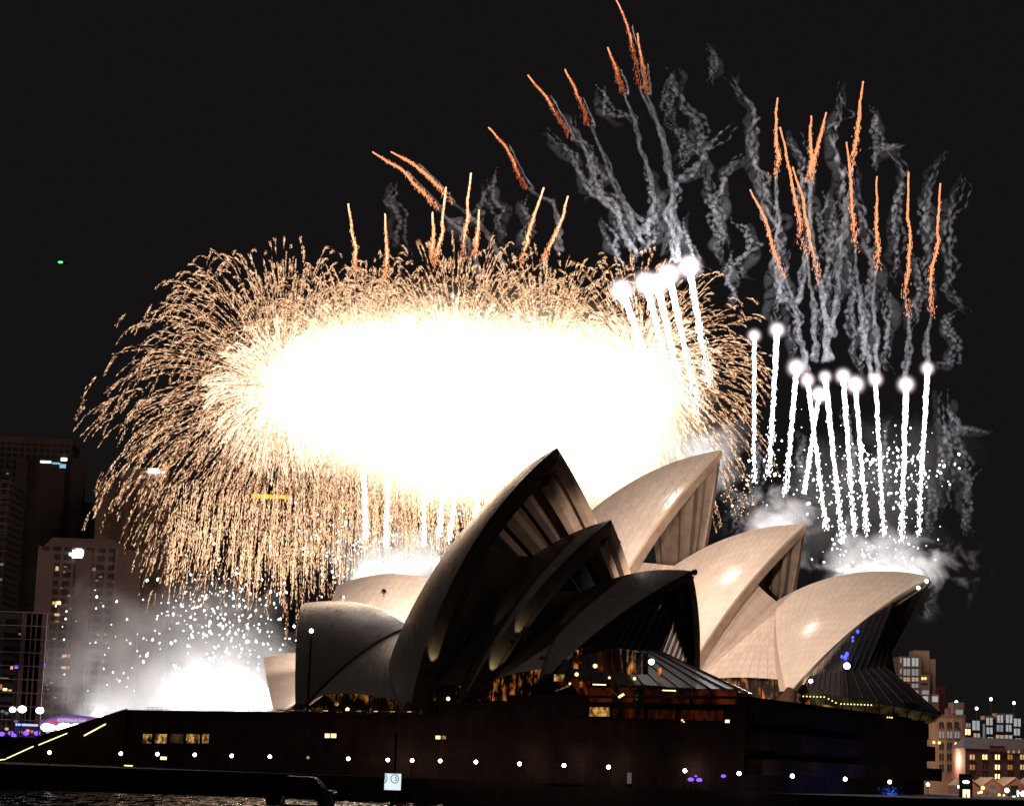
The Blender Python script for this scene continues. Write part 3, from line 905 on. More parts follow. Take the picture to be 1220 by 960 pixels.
for i, (x, y, D) in enumerate(LAMPS):
    p = at(x, y, D)
    r = root('street_lamp', (p[0], p[1], GZ), 'white globe lamp on the waterfront promenade, %s in the row' % ordl(i), 'street lamp', 'globe lamps along the promenade')
    MB().tube([(p[0], p[1], GZ), (p[0], p[1], GZ + .5), (p[0], p[1], p[2] - .25)], [.12, .07, .06], 8).build('post', M['post'], r)
    dim = abs(x - 367) < 1
    MB().sphere(p, 0.26 if dim else 0.31, 14, 10).build('globe', M['globe_dim'] if dim else M['globe'], r, smooth=True)
    MB().tube([(p[0], p[1], p[2] - .46), (p[0], p[1], p[2] - .34)], .16, 8).build('collar', M['post'], r)
# tall flood mast in front of the end shell
p = at(371, 752, 398)
r = root('light_mast', (p[0], p[1], GZ), 'tall thin dark mast with a small white lamp in front of the dark end shell', 'light mast')
MB().tube([(p[0], p[1], GZ), (p[0], p[1], p[2])], [.32, .16], 8).build('pole', M['post'], r)
MB().sphere(p + np.array([0, -.3, .1]), .38, 8, 6).build('lamp_head', M['ledwhite'], r)
MB().tube([(p[0] - 2.4, p[1], 16.0), (p[0] + 2.4, p[1], 16.0)], .08, 5).build('crossbar', M['post'], r)
# promenade wall lights / kiosks glimmering beneath the podium
def small_panel(x0, x1, y0, y1, D, mat, name, label, cat, group=None):
    a, b = at(x0, y1, D), at(x1, y0, D)
    z0, z1 = min(a[2], b[2]), max(a[2], b[2])
    r = root(name, ((a[0] + b[0]) / 2, D, min(z0, GZ)), label, cat, group)
    MB().box(a[0] - .08, b[0] + .08, D + .02, D + .25, GZ, z1 + .1).build('case', M['post'], r)
    MB().box(a[0], b[0], D - .06, D, z0, z1).build('lit_face', M[mat], r)
    return r
M['faint'] = emis('faint_white_panel', (0.8, 0.8, 0.75), 0.10)
M['faintw'] = emis('faint_warm_panel', (0.9, 0.5, 0.3), 0.07)
small_panel(747, 752.5, 920, 933, 343, 'faint', 'notice_board', 'tall faintly lit notice board at the foot of the podium', 'notice board')
for i, (x, y) in enumerate(((823, 928), (833, 928.5), (829, 924), (862, 924))):
    p = at(x, y, 332 if x > 860 else 334)
    lbl = ['violet lamp low on the promenade, left of a close pair', 'violet lamp low on the promenade, right of a close pair', 'faint violet lamp above the close pair', 'small blue violet strip lamp right of the violet pair'][i]
    r = root('bollard_light', (p[0], p[1], GZ), lbl, 'bollard light', 'violet lights at the podium foot')
    MB().tube([(p[0], p[1], GZ), (p[0], p[1], p[2] - .1)], .07, 6).build('post', M['post'], r)
    MB().sphere(p, (.36, .36, .18, .3)[i], 8, 6, (1.3, 1, .8)).build('lamp', M['violet'], r, smooth=True)
# blue lit plants near the north end
for i, (x, y, s) in enumerate(((1058, 941, 1.6), (1062, 947, 1.3))):
    p = at(x, y, 376)
    r = root('bush', (p[0], p[1], GZ), ['leafy bush picked out in blue light by the podium wall, taller of two', 'low leafy bush in blue light, nearer the kerb of two'][i], 'bush', 'blue lit bushes')
    MB().tube([(p[0], p[1], GZ), (p[0], p[1], p[2])], [.12, .05], 5).build('stem', M['post'], r)
    mb = MB()
    for k in range(160):
        c = p + rng.normal(0, .55, 3) * s * np.array([1, 1, .6]); c[2] = max(c[2], GZ + .2)
        d1, d2 = rng.normal(0, .16, 3), rng.normal(0, .16, 3)
        mb.add([c, c + d1, c + d2], [(0, 1, 2)])
    mb.build('leaves', solid('leaf_green', (.05, .09, .04), .6), r)
    lamp('POINT', 'blue_uplight', (p[0], p[1] - 1.6, GZ + .4), 300, (.05, .1, 1.0), .1, r)

# ------------------------------------------------------------------ lit drum sign on its pile and the work boat
p0, p1 = at(467.5, 921, 300), at(467.5, 940.5, 300)
r = root('marker_sign', (p1[0], 300, 0), 'white glowing drum sign with ringed numbers on a dark pile in the water', 'sign')
cx_, cz0, cz1 = p1[0], p1[2], p0[2]
MB().tube([(cx_ - .15, 300, -2), (cx_ + .1, 300, cz0)], .28, 10).build('pile', M['post'], r)
MB().tube([(cx_, 300, cz0), (cx_, 300, cz1)], 1.12, 28).build('drum', emis('lit_drum', (0.80, 0.92, 1.0), 1.0, True), r)
MB().tube([(cx_, 300, cz1), (cx_, 300, cz1 + .16)], [1.2, 1.0], 28).tube([(cx_, 300, cz0 - .14), (cx_, 300, cz0)], [1.05, 1.2], 28).build('rim', M['post'], r)
MB().tube([(cx_ + .2, 300, cz1 + .1), (cx_ + .2, 300, cz1 + 5.6)], .14, 8).build('aerial', M['post'], r)
def ring_on_drum(ang, z, rr, tw=.055):
    mb = MB(); pts = []
    for k in range(41):
        t = 2 * math.pi * k / 40
        a2 = ang + rr * math.cos(t) / 1.14
        pts.append((cx_ + 1.15 * math.sin(a2), 300 - 1.15 * math.cos(a2), z + rr * math.sin(t)))
    return mb.tube(pts, tw, 5, cap=False)
M['ink'] = solid('sign_ink', (.03, .03, .05), .6)
for ang, nm in ((math.radians(17), '5'), (math.radians(-68), '5')):
    ring_on_drum(ang, cz0 + 1.5, .56).build('ring', M['ink'], r)
    a2 = ang + .12
    o = text('number', nm, .85, M['ink'], r)
    o.location = (1.17 * math.sin(a2), -1.17 * math.cos(a2), cz0 + 1.5)
    o.rotation_euler = (math.pi / 2, 0, a2)

bx0, bz = at(357, 957.5, 322)[0], 0.0
r = root('work_boat', (bx0, 322, 0), 'dark twin hulled work boat with a low cabin floating before the sea wall', 'boat')
M['hull'] = solid('boat_paint', (.018, .018, .02), .45, .5)
M['hullw'] = solid('boat_white', (.55, .52, .48), .4, .5)
for s, nm in ((-1, 'hull'), (1, 'hull')):
    cx = bx0 + s * 3.7
    secs = []
    for k, (yy, wv, dz) in enumerate(((-6.5, .15, .75), (-5, .9, .3), (-2, 1.25, 0), (4.5, 1.3, 0), (6, 1.2, .1))):
        secs.append([(cx - wv, 322 + yy, 1.9 + dz), (cx - wv * .8, 322 + yy, .2), (cx - wv * .25, 322 + yy, -.5 + dz), (cx + wv * .25, 322 + yy, -.5 + dz), (cx + wv * .8, 322 + yy, .2), (cx + wv, 322 + yy, 1.9 + dz)])
    g = MB().grid(secs, close=True)
    n_ = len(g.v); g.f.append(tuple(range(6))); g.f.append(tuple(range(n_ - 6, n_))[::-1])
    g.build(nm, M['hull'], r, recalc=True)
MB().box(bx0 - 4.6, bx0 + 4.6, 317, 328, 1.3, 2.2).build('deck', M['hull'], r)
cab = [(-3.6, 2.2), (3.8, 2.2), (2.2, 3.9), (1.4, 4.05), (-1.8, 4.1), (-2.6, 3.4)]
V = [(bx0 + a, y_, b) for y_ in (319.2, 326.0) for (a, b) in cab]
MB().add(V, [tuple(range(6)), tuple(range(6, 12))[::-1]] + [(i, (i + 1) % 6, 6 + (i + 1) % 6, 6 + i) for i in range(6)]).build('cabin', M['hull'], r, recalc=True)
for x_ in (-2.0, -.6, .8):
    MB().box(bx0 + x_, bx0 + x_ + 1.0, 319.08, 319.19, 2.9, 3.6).build('window', M['darkglass'], r)
for (a, b, c, d) in ((1.95, 4.1, 2.35, 3.6), (2.4, 3.62, 3.0, 3.5), (3.1, 3.15, 4.2, 2.3)):
    MB().tube([(bx0 + a, 319.0, b), (bx0 + c, 319.0, d)], .09, 6).build('handrail', M['hullw'], r)
MB().tube([(bx0 - .3, 323, 4.0), (bx0 - .3, 323, 6.0)], .06, 6).tube([(bx0 - 1.2, 323, 4.9), (bx0 + .6, 323, 4.9)], .05, 5).build('mast', M['post'], r)
MB().tube([(bx0 + 4.5, 318, 2.2), (bx0 + 5.3, 318, .2)], .10, 6).tube([(bx0 - 1.8, 318, 1.3), (bx0 - 1.85, 318, .1)], .09, 6).build('fender', M['hullw'], r)

# ------------------------------------------------------------------ city
def fac_mat(name, col, win, nx, nz, lit=0.0):
    """masonry or curtain wall with a grid of window reveals (object coordinates: x along, z up)"""
    m, t, N, L = newmat(name)
    o = N.new('ShaderNodeOutputMaterial'); b = N.new('ShaderNodeBsdfPrincipled')
    tc = N.new('ShaderNodeTexCoord'); sp = N.new('ShaderNodeSeparateXYZ'); L.new(tc.outputs['UV'], sp.inputs[0])
    def Mh(op, a, bb):
        n = N.new('ShaderNodeMath'); n.operation = op
        for i, x in enumerate((a, bb)):
            if x is None: continue
            if isinstance(x, (int, float)): n.inputs[i].default_value = x
            else: L.new(x, n.inputs[i])
        return n.outputs[0]
    fx = Mh('FRACT', Mh('MULTIPLY', sp.outputs[0], 1.0 / nx), None); fz = Mh('FRACT', Mh('MULTIPLY', sp.outputs[1], 1.0 / nz), None)
    a = Mh('MULTIPLY', Mh('GREATER_THAN', fx, 0.28), Mh('GREATER_THAN', fz, 0.38))
    mx = N.new('ShaderNodeMixRGB'); mx.inputs[1].default_value = tuple(col) + (1,); mx.inputs[2].default_value = tuple(win) + (1,)
    L.new(a, mx.inputs[0])
    nz_ = N.new('ShaderNodeTexNoise'); nz_.inputs['Scale'].default_value = 0.08; nz_.inputs['Detail'].default_value = 6; L.new(tc.outputs['Object'], nz_.inputs['Vector'])
    ml = N.new('ShaderNodeMixRGB'); ml.blend_type = 'MULTIPLY'; ml.inputs[0].default_value = 0.7; L.new(mx.outputs[0], ml.inputs[1])
    v = Mh('ADD', Mh('MULTIPLY', nz_.outputs['Fac'], 1.2), 0.4); L.new(v, ml.inputs[2])
    L.new(ml.outputs[0], b.inputs['Base Color'])
    r = Mh('ADD', Mh('MULTIPLY', a, -0.5), 0.8); L.new(r, b.inputs['Roughness'])
    L.new(b.outputs[0], o.inputs[0])
    return m

class Bld:
    """a box building; facade faces the viewer along -y of its own frame"""
    def __init__(s, label, x0, x1, ytop, D, depth, mat, yaw=0.0, zb=3.0, name='apartment_tower', cat='tower'):
        a = at(x0, ytop, D); b = at(x1, ytop, D)
        s.W = b[0] - a[0]; s.top = (a[2] + b[2]) / 2; s.D = D; s.zb = zb; s.depth = depth
        s.O = np.array([a[0], D, 0.0]); t = math.radians(yaw)
        s.ex = np.array([math.cos(t), math.sin(t), 0]); s.ey = np.array([-math.sin(t), math.cos(t), 0]); s.n = -s.ey
        s.root = root(name, (a[0] + s.W / 2, D, zb), label, cat)
        mb = MB(); s.wallbox(mb, 0, s.W, 0, depth, zb, s.top)
        s.body = mb.build('body', mat, s.root)
    def wallbox(s, mb, x0, x1, y0, y1, z0, z1):
        P = [s.O + s.ex * x + s.ey * y + np.array([0, 0, z]) for z in (z0, z1) for (x, y) in ((x0, y0), (x1, y0), (x1, y1), (x0, y1))]
        faces = [(0, 1, 5, 4), (1, 2, 6, 5), (2, 3, 7, 6), (3, 0, 4, 7), (4, 5, 6, 7), (0, 3, 2, 1)]
        for f in faces:
            v = [P[i] for i in f]
            if f in ((4, 5, 6, 7), (0, 3, 2, 1)): uv = [(0, 0)] * 4
            else:
                horiz = x0 if f == (0, 1, 5, 4) else 0
                Lh = np.linalg.norm(v[1] - v[0]); uv = [(0, z0), (Lh, z0), (Lh, z1), (0, z1)]
            mb.add(v, [(0, 1, 2, 3)], uv)
    def loc(s, x, y):
        P = onplane(x, y, s.O, s.n)
        return (P - s.O) @ s.ex, P[2]
    def box(s, x0, x1, y0, y1, mat, name, d0=0.0, d1=0.3, parent=None, px=True):
        """pixel (or metre) rectangle on the facade, sticking out from d0 to d1"""
        if px:
            a, z1 = s.loc(x0, y0); b, z0 = s.loc(x1, y1)
        else: a, b, z0, z1 = x0, x1, y0, y1
        mb = MB().box(a, b, -d1, -d0, z0, z1, s.O, s.ex, s.ey)
        return mb.build(name, mat, parent or s.root)
    def win(s, x, y, w, h, mat, frame=True):
        a, z = s.loc(x, y); k = s.D / FPX
        g = s.box(a - w * k / 2, a + w * k / 2, z - h * k / 2, z + h * k / 2, mat, 'window', 0.004, 0.10, px=False)
        return g

M['tw_a'] = fac_mat('tower_curtain_wall', (0.14, 0.095, 0.085), (0.03, 0.03, 0.034), 3.4, 3.3)
M['tw_b'] = fac_mat('tower_precast', (0.32, 0.21, 0.16), (0.05, 0.042, 0.04), 3.0, 3.2)
M['tw_c'] = fac_mat('tower_pink_stone', (0.15, 0.088, 0.078), (0.04, 0.033, 0.033), 4.6, 3.6)
M['tw_d'] = fac_mat('balcony_block_wall', (0.035, 0.03, 0.034), (0.01, 0.01, 0.012), 5.0, 4.0)
M['tw_e'] = fac_mat('dim_tower_wall', (0.055, 0.035, 0.03), (0.015, 0.015, 0.018), 3.6, 3.6)
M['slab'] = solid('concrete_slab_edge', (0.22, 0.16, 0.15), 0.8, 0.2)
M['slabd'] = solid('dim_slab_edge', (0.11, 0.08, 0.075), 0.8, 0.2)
M['stone'] = solid('pale_stone', (0.30, 0.20, 0.15), 0.85, 0.2, 0.15, 0.2)
M['w_warm'] = emis('window_warm', (1.0, 0.60, 0.28), 0.75)
M['w_dim'] = emis('window_dim', (1.0, 0.62, 0.38), 0.22)
M['w_amb'] = emis('window_amber', (1.0, 0.42, 0.10), 0.40)
M['w_cool'] = emis('window_cool', (0.75, 0.85, 0.9), 0.16)
M['sgn'] = emis('sign_white', (0.9, 0.97, 1.0), 3.0)
M['sgnb'] = emis('sign_blue', (0.25, 0.55, 0.8), 1.0)
M['sgno'] = emis('sign_orange', (1.0, 0.25, 0.06), 1.2)
M['sgny'] = emis('sign_yellow', (1.0, 0.45, 0.02), 1.6)

def slabs(B, z0, z1, n, mat, out=0.7, th=0.45, x0=None, x1=None, name='floor_slabs'):
    mb = MB()
    for k in range(n):
        z = z0 + (z1 - z0) * k / max(1, n - 1)
        mb.box(x0 if x0 is not None else -.2, x1 if x1 is not None else B.W + .2, -out, -0.004, z, z + th, B.O, B.ex, B.ey)
    return mb.build(name, mat, B.root)

# A: curved corner tower, far left
A = Bld('tall dark residential tower with a white and blue lit sign at its top, far left', -40, 84, 527, 1150, 38, M['tw_a'], 6)
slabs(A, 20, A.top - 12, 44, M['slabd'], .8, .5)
MB().box(-1, A.W + 1, -1.2, 36, A.top, A.top + 3.2, A.O, A.ex, A.ey).build('crown', M['tw_c'], A.root)
for x in (20, 34, 60, 79):
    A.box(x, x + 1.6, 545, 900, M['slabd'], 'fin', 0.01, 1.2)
A.box(48.5, 61, 549, 552, M['sgn'], 'sign_panel', .9, 1.4); A.box(62.5, 72, 551, 553.5, M['sgnb'], 'sign_panel', .9, 1.4)
A.box(73, 80, 545.5, 549.5, M['sgn'], 'sign_panel', .9, 1.4); A.box(71.5, 78.5, 553, 558, M['sgnb'], 'sign_panel', .9, 1.4)
for (x, y, w_, h_, m_) in ((40, 565, 7, 5, 'w_warm'), (31, 591, 3, 2.5, 'w_amb'), (9, 564, 3, 2, 'w_cool'), (22, 558, 6, 1.3, 'w_cool'), (22, 567, 6, 1.3, 'w_cool'), (22, 574, 6, 1.3, 'w_cool'), (21, 588, 6, 1.3, 'w_cool'), (20, 601, 6, 1.3, 'w_cool'), (44, 648, 3, 2, 'w_cool'), (66, 628, 5, 1.5, 'w_cool'), (75, 636, 3, 1.5, 'w_cool')):
    A.win(x, y, w_, h_, M[m_])
A2 = Bld('narrow dark tower with pale floor edges, cut by the left edge of the picture', -50, 13, 572, 1040, 30, M['tw_a'], 0)
slabs(A2, 10, A2.top, 30, M['slab'], .8, .4)
A2.win(2, 672, 4, 3, M['w_cool']); A2.win(1, 690, 3, 3, M['w_cool'])
# low dark tower between A and B
G = Bld('dark set back tower with a few yellow lit balconies between two taller towers', 82, 108, 598, 1250, 30, M['tw_e'], 0)
for (x, y, w_, h_, m_) in ((89, 606, 10, 3, 'w_warm'), (91, 608.5, 4, 3, 'winhot'), (84, 624, 7, 4, 'w_warm'), (86, 625, 3, 3, 'winyel'), (76, 623, 4, 2, 'w_warm'), (99, 650, 3, 2, 'w_cool')):
    G.win(x, y, w_, h_, M[m_])
# B: ribbed tower with rooftop logo
B = Bld('ribbed pale tower with two line white sign and orange disc at its top', 117, 204, 572, 1080, 34, M['tw_b'], 4)
for (x0, x1) in ((117, 122), (127, 134), (140, 149), (156, 166), (174, 180), (186, 192)):
    B.box(x0, x1, 573, 860, M['stone'], 'pier', .01, 1.4)
B.box(120, 204, 569, 573, M['slab'], 'cornice', .01, 1.0)
mb = MB(); mb.box(10, B.W - 2, 4, 26, B.top, B.top + 7, B.O, B.ex, B.ey); mb.build('plant_room', M['tw_b'], B.root)
for (y0, h_, ww) in ((557, 2.6, 12), (560.5, 2.6, 20)):
    for k in range(int(ww / 2.4)):
        x = 176 + k * 2.45
        B.box(x, x + 1.9, y0, y0 + h_, M['sgn'], 'sign_letter', -3.0, -2.4)
a_, z_ = B.loc(196, 556.5)
MB().sphere(B.O + B.ex * a_ - B.ey * (-2.5) + np.array([0, 0, z_]), 1.2, 10, 8).build('sign_disc', M['sgno'], B.root)
for (x, y, w_, h_, m_) in ((122, 635, 4, 2.5, 'w_warm'), (165, 656, 11, 4, 'w_amb'), (162, 672, 5, 6, 'w_warm'), (165, 677, 4, 4, 'winhot'), (173, 678, 5, 3, 'w_warm'), (180, 674, 7, 5, 'w_dim'), (195, 676, 12, 7, 'w_dim'),
                         (187, 618, 3, 3, 'w_warm'), (190, 665, 4, 3, 'w_warm'), (168, 623, 6, 4, 'w_dim'), (190, 604, 8, 3, 'w_amb'), (157, 596, 2.5, 2.5, 'w_cool'), (187, 700, 10, 4, 'w_warm'), (158, 708, 4, 2, 'w_warm'), (178, 588, 4, 3, 'sgn')):
    B.win(x, y, w_, h_, M[m_])
# C: pink stone hotel block
Cc = Bld('broad reddish hotel block with a bright white emblem near its roof', 46, 158, 652, 900, 34, M['tw_c'], 2)
MB().add([tuple(Cc.O + Cc.ex * x + Cc.ey * y + np.array([0, 0, z])) for (x, y, z) in ((2, 0, Cc.top), (Cc.W - 2, 0, Cc.top), (Cc.W - 2, 30, Cc.top), (2, 30, Cc.top), (5, 3, Cc.top + 4), (Cc.W - 9, 3, Cc.top + 4), (Cc.W - 9, 27, Cc.top + 4), (5, 27, Cc.top + 4))],
         [(0, 1, 5, 4), (1, 2, 6, 5), (2, 3, 7, 6), (3, 0, 4, 7), (4, 5, 6, 7)]).build('mansard_roof', M['tw_c'], Cc.root)
for (x0, x1) in ((46, 52), (92, 98), (138, 158)):
    Cc.box(x0, x1, 655, 850, M['tw_c'], 'pier', .01, 1.2)
for dx, dy, w_, h_ in ((0, 0, 13, 7), (-2, 2, 17, 4), (1, -3.5, 7, 3), (-1, 5, 12, 3)):
    Cc.box(93.5 + dx - w_ / 2, 93.5 + dx + w_ / 2, 658.5 + dy - h_ / 2, 658.5 + dy + h_ / 2, M['sgn'], 'emblem', .4 + dx * .01 + dy * .004, 1.3 + dx * .02 + dy * .01)
for (x, y, w_, h_, m_) in ((51, 671, 4, 4, 'w_dim'), (51, 678, 5, 4, 'winhot'), (61, 678, 4, 4, 'w_dim'), (68, 677, 3.5, 5, 'w_warm'), (103, 669, 4, 2, 'w_warm'), (112, 678, 4, 4, 'w_dim'), (138, 681, 5, 3, 'w_dim'), (48.5, 706, 6, 4, 'winhot'),
                         (65, 718, 5, 3.5, 'w_warm'), (70, 718, 5, 4, 'winhot'), (47, 726.5, 6, 3.5, 'winhot'), (68, 732, 6, 3, 'w_warm'), (97, 754, 5.5, 4, 'winhot'), (95, 775, 4.5, 4, 'w_warm'), (77, 781, 6, 3, 'w_warm'), (83.5, 781, 3.5, 4, 'w_warm'),
                         (76, 795, 6, 3, 'w_warm'), (82.5, 795, 3.5, 3.5, 'w_warm'), (92, 810, 5.5, 3, 'winhot'), (53, 775, 6, 4, 'w_amb'), (117, 756, 4, 2, 'w_dim'), (120, 687, 4, 2, 'w_dim'), (84, 725, 3, 2, 'w_cool'), (68, 740, 5, 2, 'w_dim'), (97, 740, 3, 2, 'w_dim')):
    Cc.win(x, y, w_, h_, M[m_])
for B_, xr, yr, n_ in ((A, (4, 80), (560, 720), 26), (B, (120, 200), (580, 800), 34), (Cc, (50, 155), (668, 845), 40)):
    for k in range(n_):
        x_, y_ = random.uniform(*xr), random.uniform(*yr)
        B_.win(x_, y_, random.uniform(1.6, 4.5), random.uniform(1.2, 2.4), M[random.choice(['w_dim', 'w_dim', 'w_cool', 'w_amb', 'w_cool'])])
# D: balcony block at the left edge, nearer
Dd = Bld('dark block with projecting floor plates and violet glints, lower left corner', -60, 49, 730, 640, 9, M['tw_d'], 0)
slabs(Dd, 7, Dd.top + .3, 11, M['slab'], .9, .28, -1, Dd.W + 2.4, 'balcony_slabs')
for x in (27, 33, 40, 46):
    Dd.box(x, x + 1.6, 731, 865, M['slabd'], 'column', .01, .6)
for (x, y, w_, h_, m_) in ((19.5, 794, 4, 4, 'violet'), (14, 795, 3, 4, 'w_warm'), (35, 814, 4, 2, 'violet'), (34, 839, 4, 2.5, 'blue'), (6, 821, 5, 3, 'winhot'), (12, 822, 4, 2, 'w_warm'), (1, 818, 3, 6, 'w_amb'), (25, 755, 5, 2, 'w_amb'), (5, 808, 10, 2, 'w_amb'), (51, 791.5, 5, 3, 'violet')):
    Dd.win(x, y, w_, h_, M[m_])
# E,F: dim towers behind the falling sparks
E_ = Bld('dim tower with a yellow lit bar near its top, seen through the falling sparks', 296, 352, 583, 1200, 30, M['tw_e'], 0)
E_.box(300, 346, 588.5, 594.5, M['sgny'], 'lit_bar', .01, .8)
F_ = Bld('dim brown tower seen through the sparks left of the yellow bar', 262, 300, 612, 1150, 30, M['tw_e'], 0)
F_.box(277, 285, 640, 760, M['slab'], 'pier', .01, .8)
H_ = Bld('dim wide block low behind the sparks beside the ribbed tower', 205, 262, 640, 1180, 30, M['tw_e'], 0)
for (x, y) in ((226, 700), (247, 722), (236, 744), (214, 733)):
    H_.win(x, y, 5, 2.2, M['w_dim'])

# right hand side: hotel tower, arched warehouse, terraces, brick store, gabled sheds
M['hotel'] = solid('brown_concrete', (0.15, 0.095, 0.075), .85, .2, .15, .15)
M['hotel2'] = solid('pale_shaft_concrete', (0.26, 0.17, 0.115), .85, .2, .1, .15)
M['brickp'] = solid('buff_brick', (0.30, 0.175, 0.11), .85, .2, .12, .5)
M['brickr'] = solid('red_brick', (0.10, 0.045, 0.035), .9, .2, .2, .5)
M['roofg'] = solid('slate_roof', (0.07, 0.06, 0.06), .8, .2, .15, .3)
M['glz'] = emis('room_glow_grey', (0.78, 0.78, 0.80), 0.30)
M['glzw'] = emis('room_glow_white', (0.86, 0.88, 0.9), 0.42)
M['glzp'] = emis('room_glow_peach', (1.0, 0.70, 0.50), 0.42)
M['unlit'] = solid('unlit_pane', (0.02, 0.02, 0.025), .2, .5)
def framed(B, x0, x1, y0, y1, mat, bars=1):
    g = B.box(x0, x1, y0, y1, M[mat], 'window', .004, .08)
    a, z1 = B.loc(x0, y0); b, z0 = B.loc(x1, y1)
    mb = MB()
    for k in range(bars):
        c = a + (b - a) * (k + 1) / (bars + 1)
        mb.box(c - .12, c + .12, -.22, -.09, z0, z1, B.O, B.ex, B.ey)
    mb.box(a - .2, b + .2, -.45, -.004, z0 - .3, z0 - .01, B.O, B.ex, B.ey)
    mb.build('frame', M['slabd'], g)
    return g
R1 = Bld('stepped brown hotel tower with grey lit rooms and a pale lift shaft', 1071, 1098, 782, 800, 26, M['hotel'], 0)
for (x0, x1, y0, y1, d0, d1, m_) in ((1094, 1112, 773, 960, -18, -8, 'hotel2'), (1108, 1120, 783, 960, -18, -9, 'hotel2'), (1097, 1107, 803, 960, -6, .8, 'hotel'), (1062, 1072, 804, 960, -14, -4, 'hotel'), (1107, 1119, 826, 960, -7.9, -.5, 'hotel')):
    R1.box(x0, x1, y0, y1, M[m_], 'wing', d0, d1)
for i, y in enumerate((783.5, 796.5, 806.5, 814, 822, 830)):
    for x in (1076.5, 1086.5):
        h_ = 10 if i == 0 else (8 if i == 1 else 5)
        framed(R1, x, x + 7.5, y, y + h_, ['glzw', 'glz', 'glzp', 'unlit', 'unlit', 'glzw'][i] if not (i in (3, 4)) else 'glz' if x > 1080 else 'unlit')
    framed(R1, 1072.3, 1074.3, y, y + 6, 'glz', 0)
for (x0, x1, y0, y1, m_) in ((1097.5, 1099.5, 806.5, 809.5, 'winhot'), (1101, 1103, 806.5, 809.5, 'winhot'), (1097, 1105, 813.5, 816, 'unlit'), (1098, 1106, 822, 827, 'glz'), (1099, 1105, 829, 838, 'glzw'), (1110, 1117, 829, 836, 'glzw'), (1064, 1069, 810, 815, 'glz')):
    R1.box(x0, x1, y0, y1, M[m_], 'window', .82, .95)
R1b = Bld('small dark red block beside the stepped hotel tower', 1119, 1126, 816, 840, 12, solid('red_panel', (.16, .03, .03), .8), 0)
# arched buff warehouse
W1 = Bld('buff brick warehouse with arched top windows and small turret', 1112, 1150, 852.5, 640, 22, M['brickp'], 0, name='warehouse', cat='warehouse')
W1.box(1112, 1150, 850.5, 853, M['hotel2'], 'cornice', .004, .5)
W1.box(1137, 1149.5, 836, 850.4, M['hotel'], 'turret', -9, -1); W1.box(1139.5, 1148, 845, 851, M['glz'], 'window', -.99, -.9)
W1.box(1133, 1137, 843, 850.4, M['hotel'], 'chimney', -9, -5)
for x in (1119, 1128.5, 1137.5):
    for j, y in enumerate((860, 871, 884, 897, 910)):
        m_ = 'unlit' if (j != 1 and not (j == 2 and x > 1135)) else ('glz' if j == 1 else 'winhot')
        if j == 0:
            g = framed(W1, x, x + 5.4, y + 1.5, y + 6.5, 'unlit')
            a, z = W1.loc(x + 2.7, y + 1.6); k = W1.D / FPX * 2.7
            pts = [W1.O + W1.ex * (a + k * math.cos(t)) + np.array([0, 0, z + k * .8 * math.sin(t)]) for t in np.linspace(0, math.pi, 10)]
            MB().add([p + W1.n * .08 for p in pts] + [p + W1.n * .004 for p in pts], [tuple(range(10))] + [(i, i + 1, 11 + i, 10 + i) for i in range(9)]).build('arch', M['unlit'], g)
        else: framed(W1, x, x + 5.4, y, y + 8, m_)
for x in (1112.5, 1124.5, 1134, 1144.5):
    W1.box(x, x + 2.6, 853, 925, M['brickp'], 'pilaster', .004, .4)
for (x, y) in ((1112, 884), (1118.5, 884.5)):
    W1.box(x - 1.3, x + 1.3, y - 1.5, y + 1.5, M['winhot'], 'wall_lamp', .5, .9)
# glazed terraces
T1 = Bld('dark terrace block with rows of pale lit glazed bays above the brick store', 1150, 1245, 858, 720, 16, M['unlit'], 0, name='apartment_block', cat='apartments')
for (x0, x1, y0, y1, m_) in ((1151, 1156, 861, 866, 'glz'), (1158.5, 1167, 858, 869.5, 'glzw'), (1150, 1156, 868, 875, 'winhot'), (1160, 1167.5, 873, 878, 'glzp'), (1171, 1173.5, 862, 880, 'glz'), (1175, 1182.5, 854.5, 863.5, 'glzw'), (1175.5, 1182.5, 866, 874, 'glzw'), (1177, 1183, 877.5, 881, 'glzw'),
                       (1188, 1195, 851.5, 860.5, 'glzw'), (1198.5, 1206, 851, 861, 'glzw'), (1187.5, 1195, 863, 871, 'glz'), (1198.5, 1205, 863, 871, 'glzw'), (1186.5, 1195.5, 875, 880, 'glzp'), (1197, 1206, 875, 880, 'glzp'), (1208, 1216, 855.5, 865, 'glzw'), (1208, 1215, 867.5, 875.5, 'glzw'), (1209.5, 1217, 879, 883, 'glzw')):
    framed(T1, x0, x1, y0, y1, m_)
for (x0, x1, y0) in ((1173, 1184, 852), (1187, 1208, 849)):
    T1.box(x0, x1, y0, 858, M['hotel'], 'upper_bay', -6, -.01)
# brick store with slate roof
S1 = Bld('long dark red brick store with slate roof and gilt sign, behind the gabled sheds', 1150, 1262, 893, 600, 18, M['brickr'], 0, name='warehouse', cat='warehouse')
P = [S1.O + S1.ex * x + S1.ey * y + np.array([0, 0, z]) for (x, y, z) in ((-.4, -.5, S1.top), (S1.W + .4, -.5, S1.top), (S1.W + .4, 18, S1.top), (-.4, 18, S1.top), (1.5, 9, S1.top + 3.2), (S1.W - 1, 9, S1.top + 3.2))]
MB().add(P, [(0, 1, 5, 4), (1, 2, 5), (2, 3, 4, 5), (3, 0, 4), (3, 2, 1, 0)]).build('roof', M['roofg'], S1.root)
S1.box(1178, 1196, 888, 895, M['brickr'], 'dormer', .3, 1.2); S1.box(1177, 1197, 886.5, 888.4, M['slab'], 'dormer_cap', .2, 1.5)
S1.box(1195, 1240, 892, 898, M['hotel2'], 'sign_band', .004, .3)
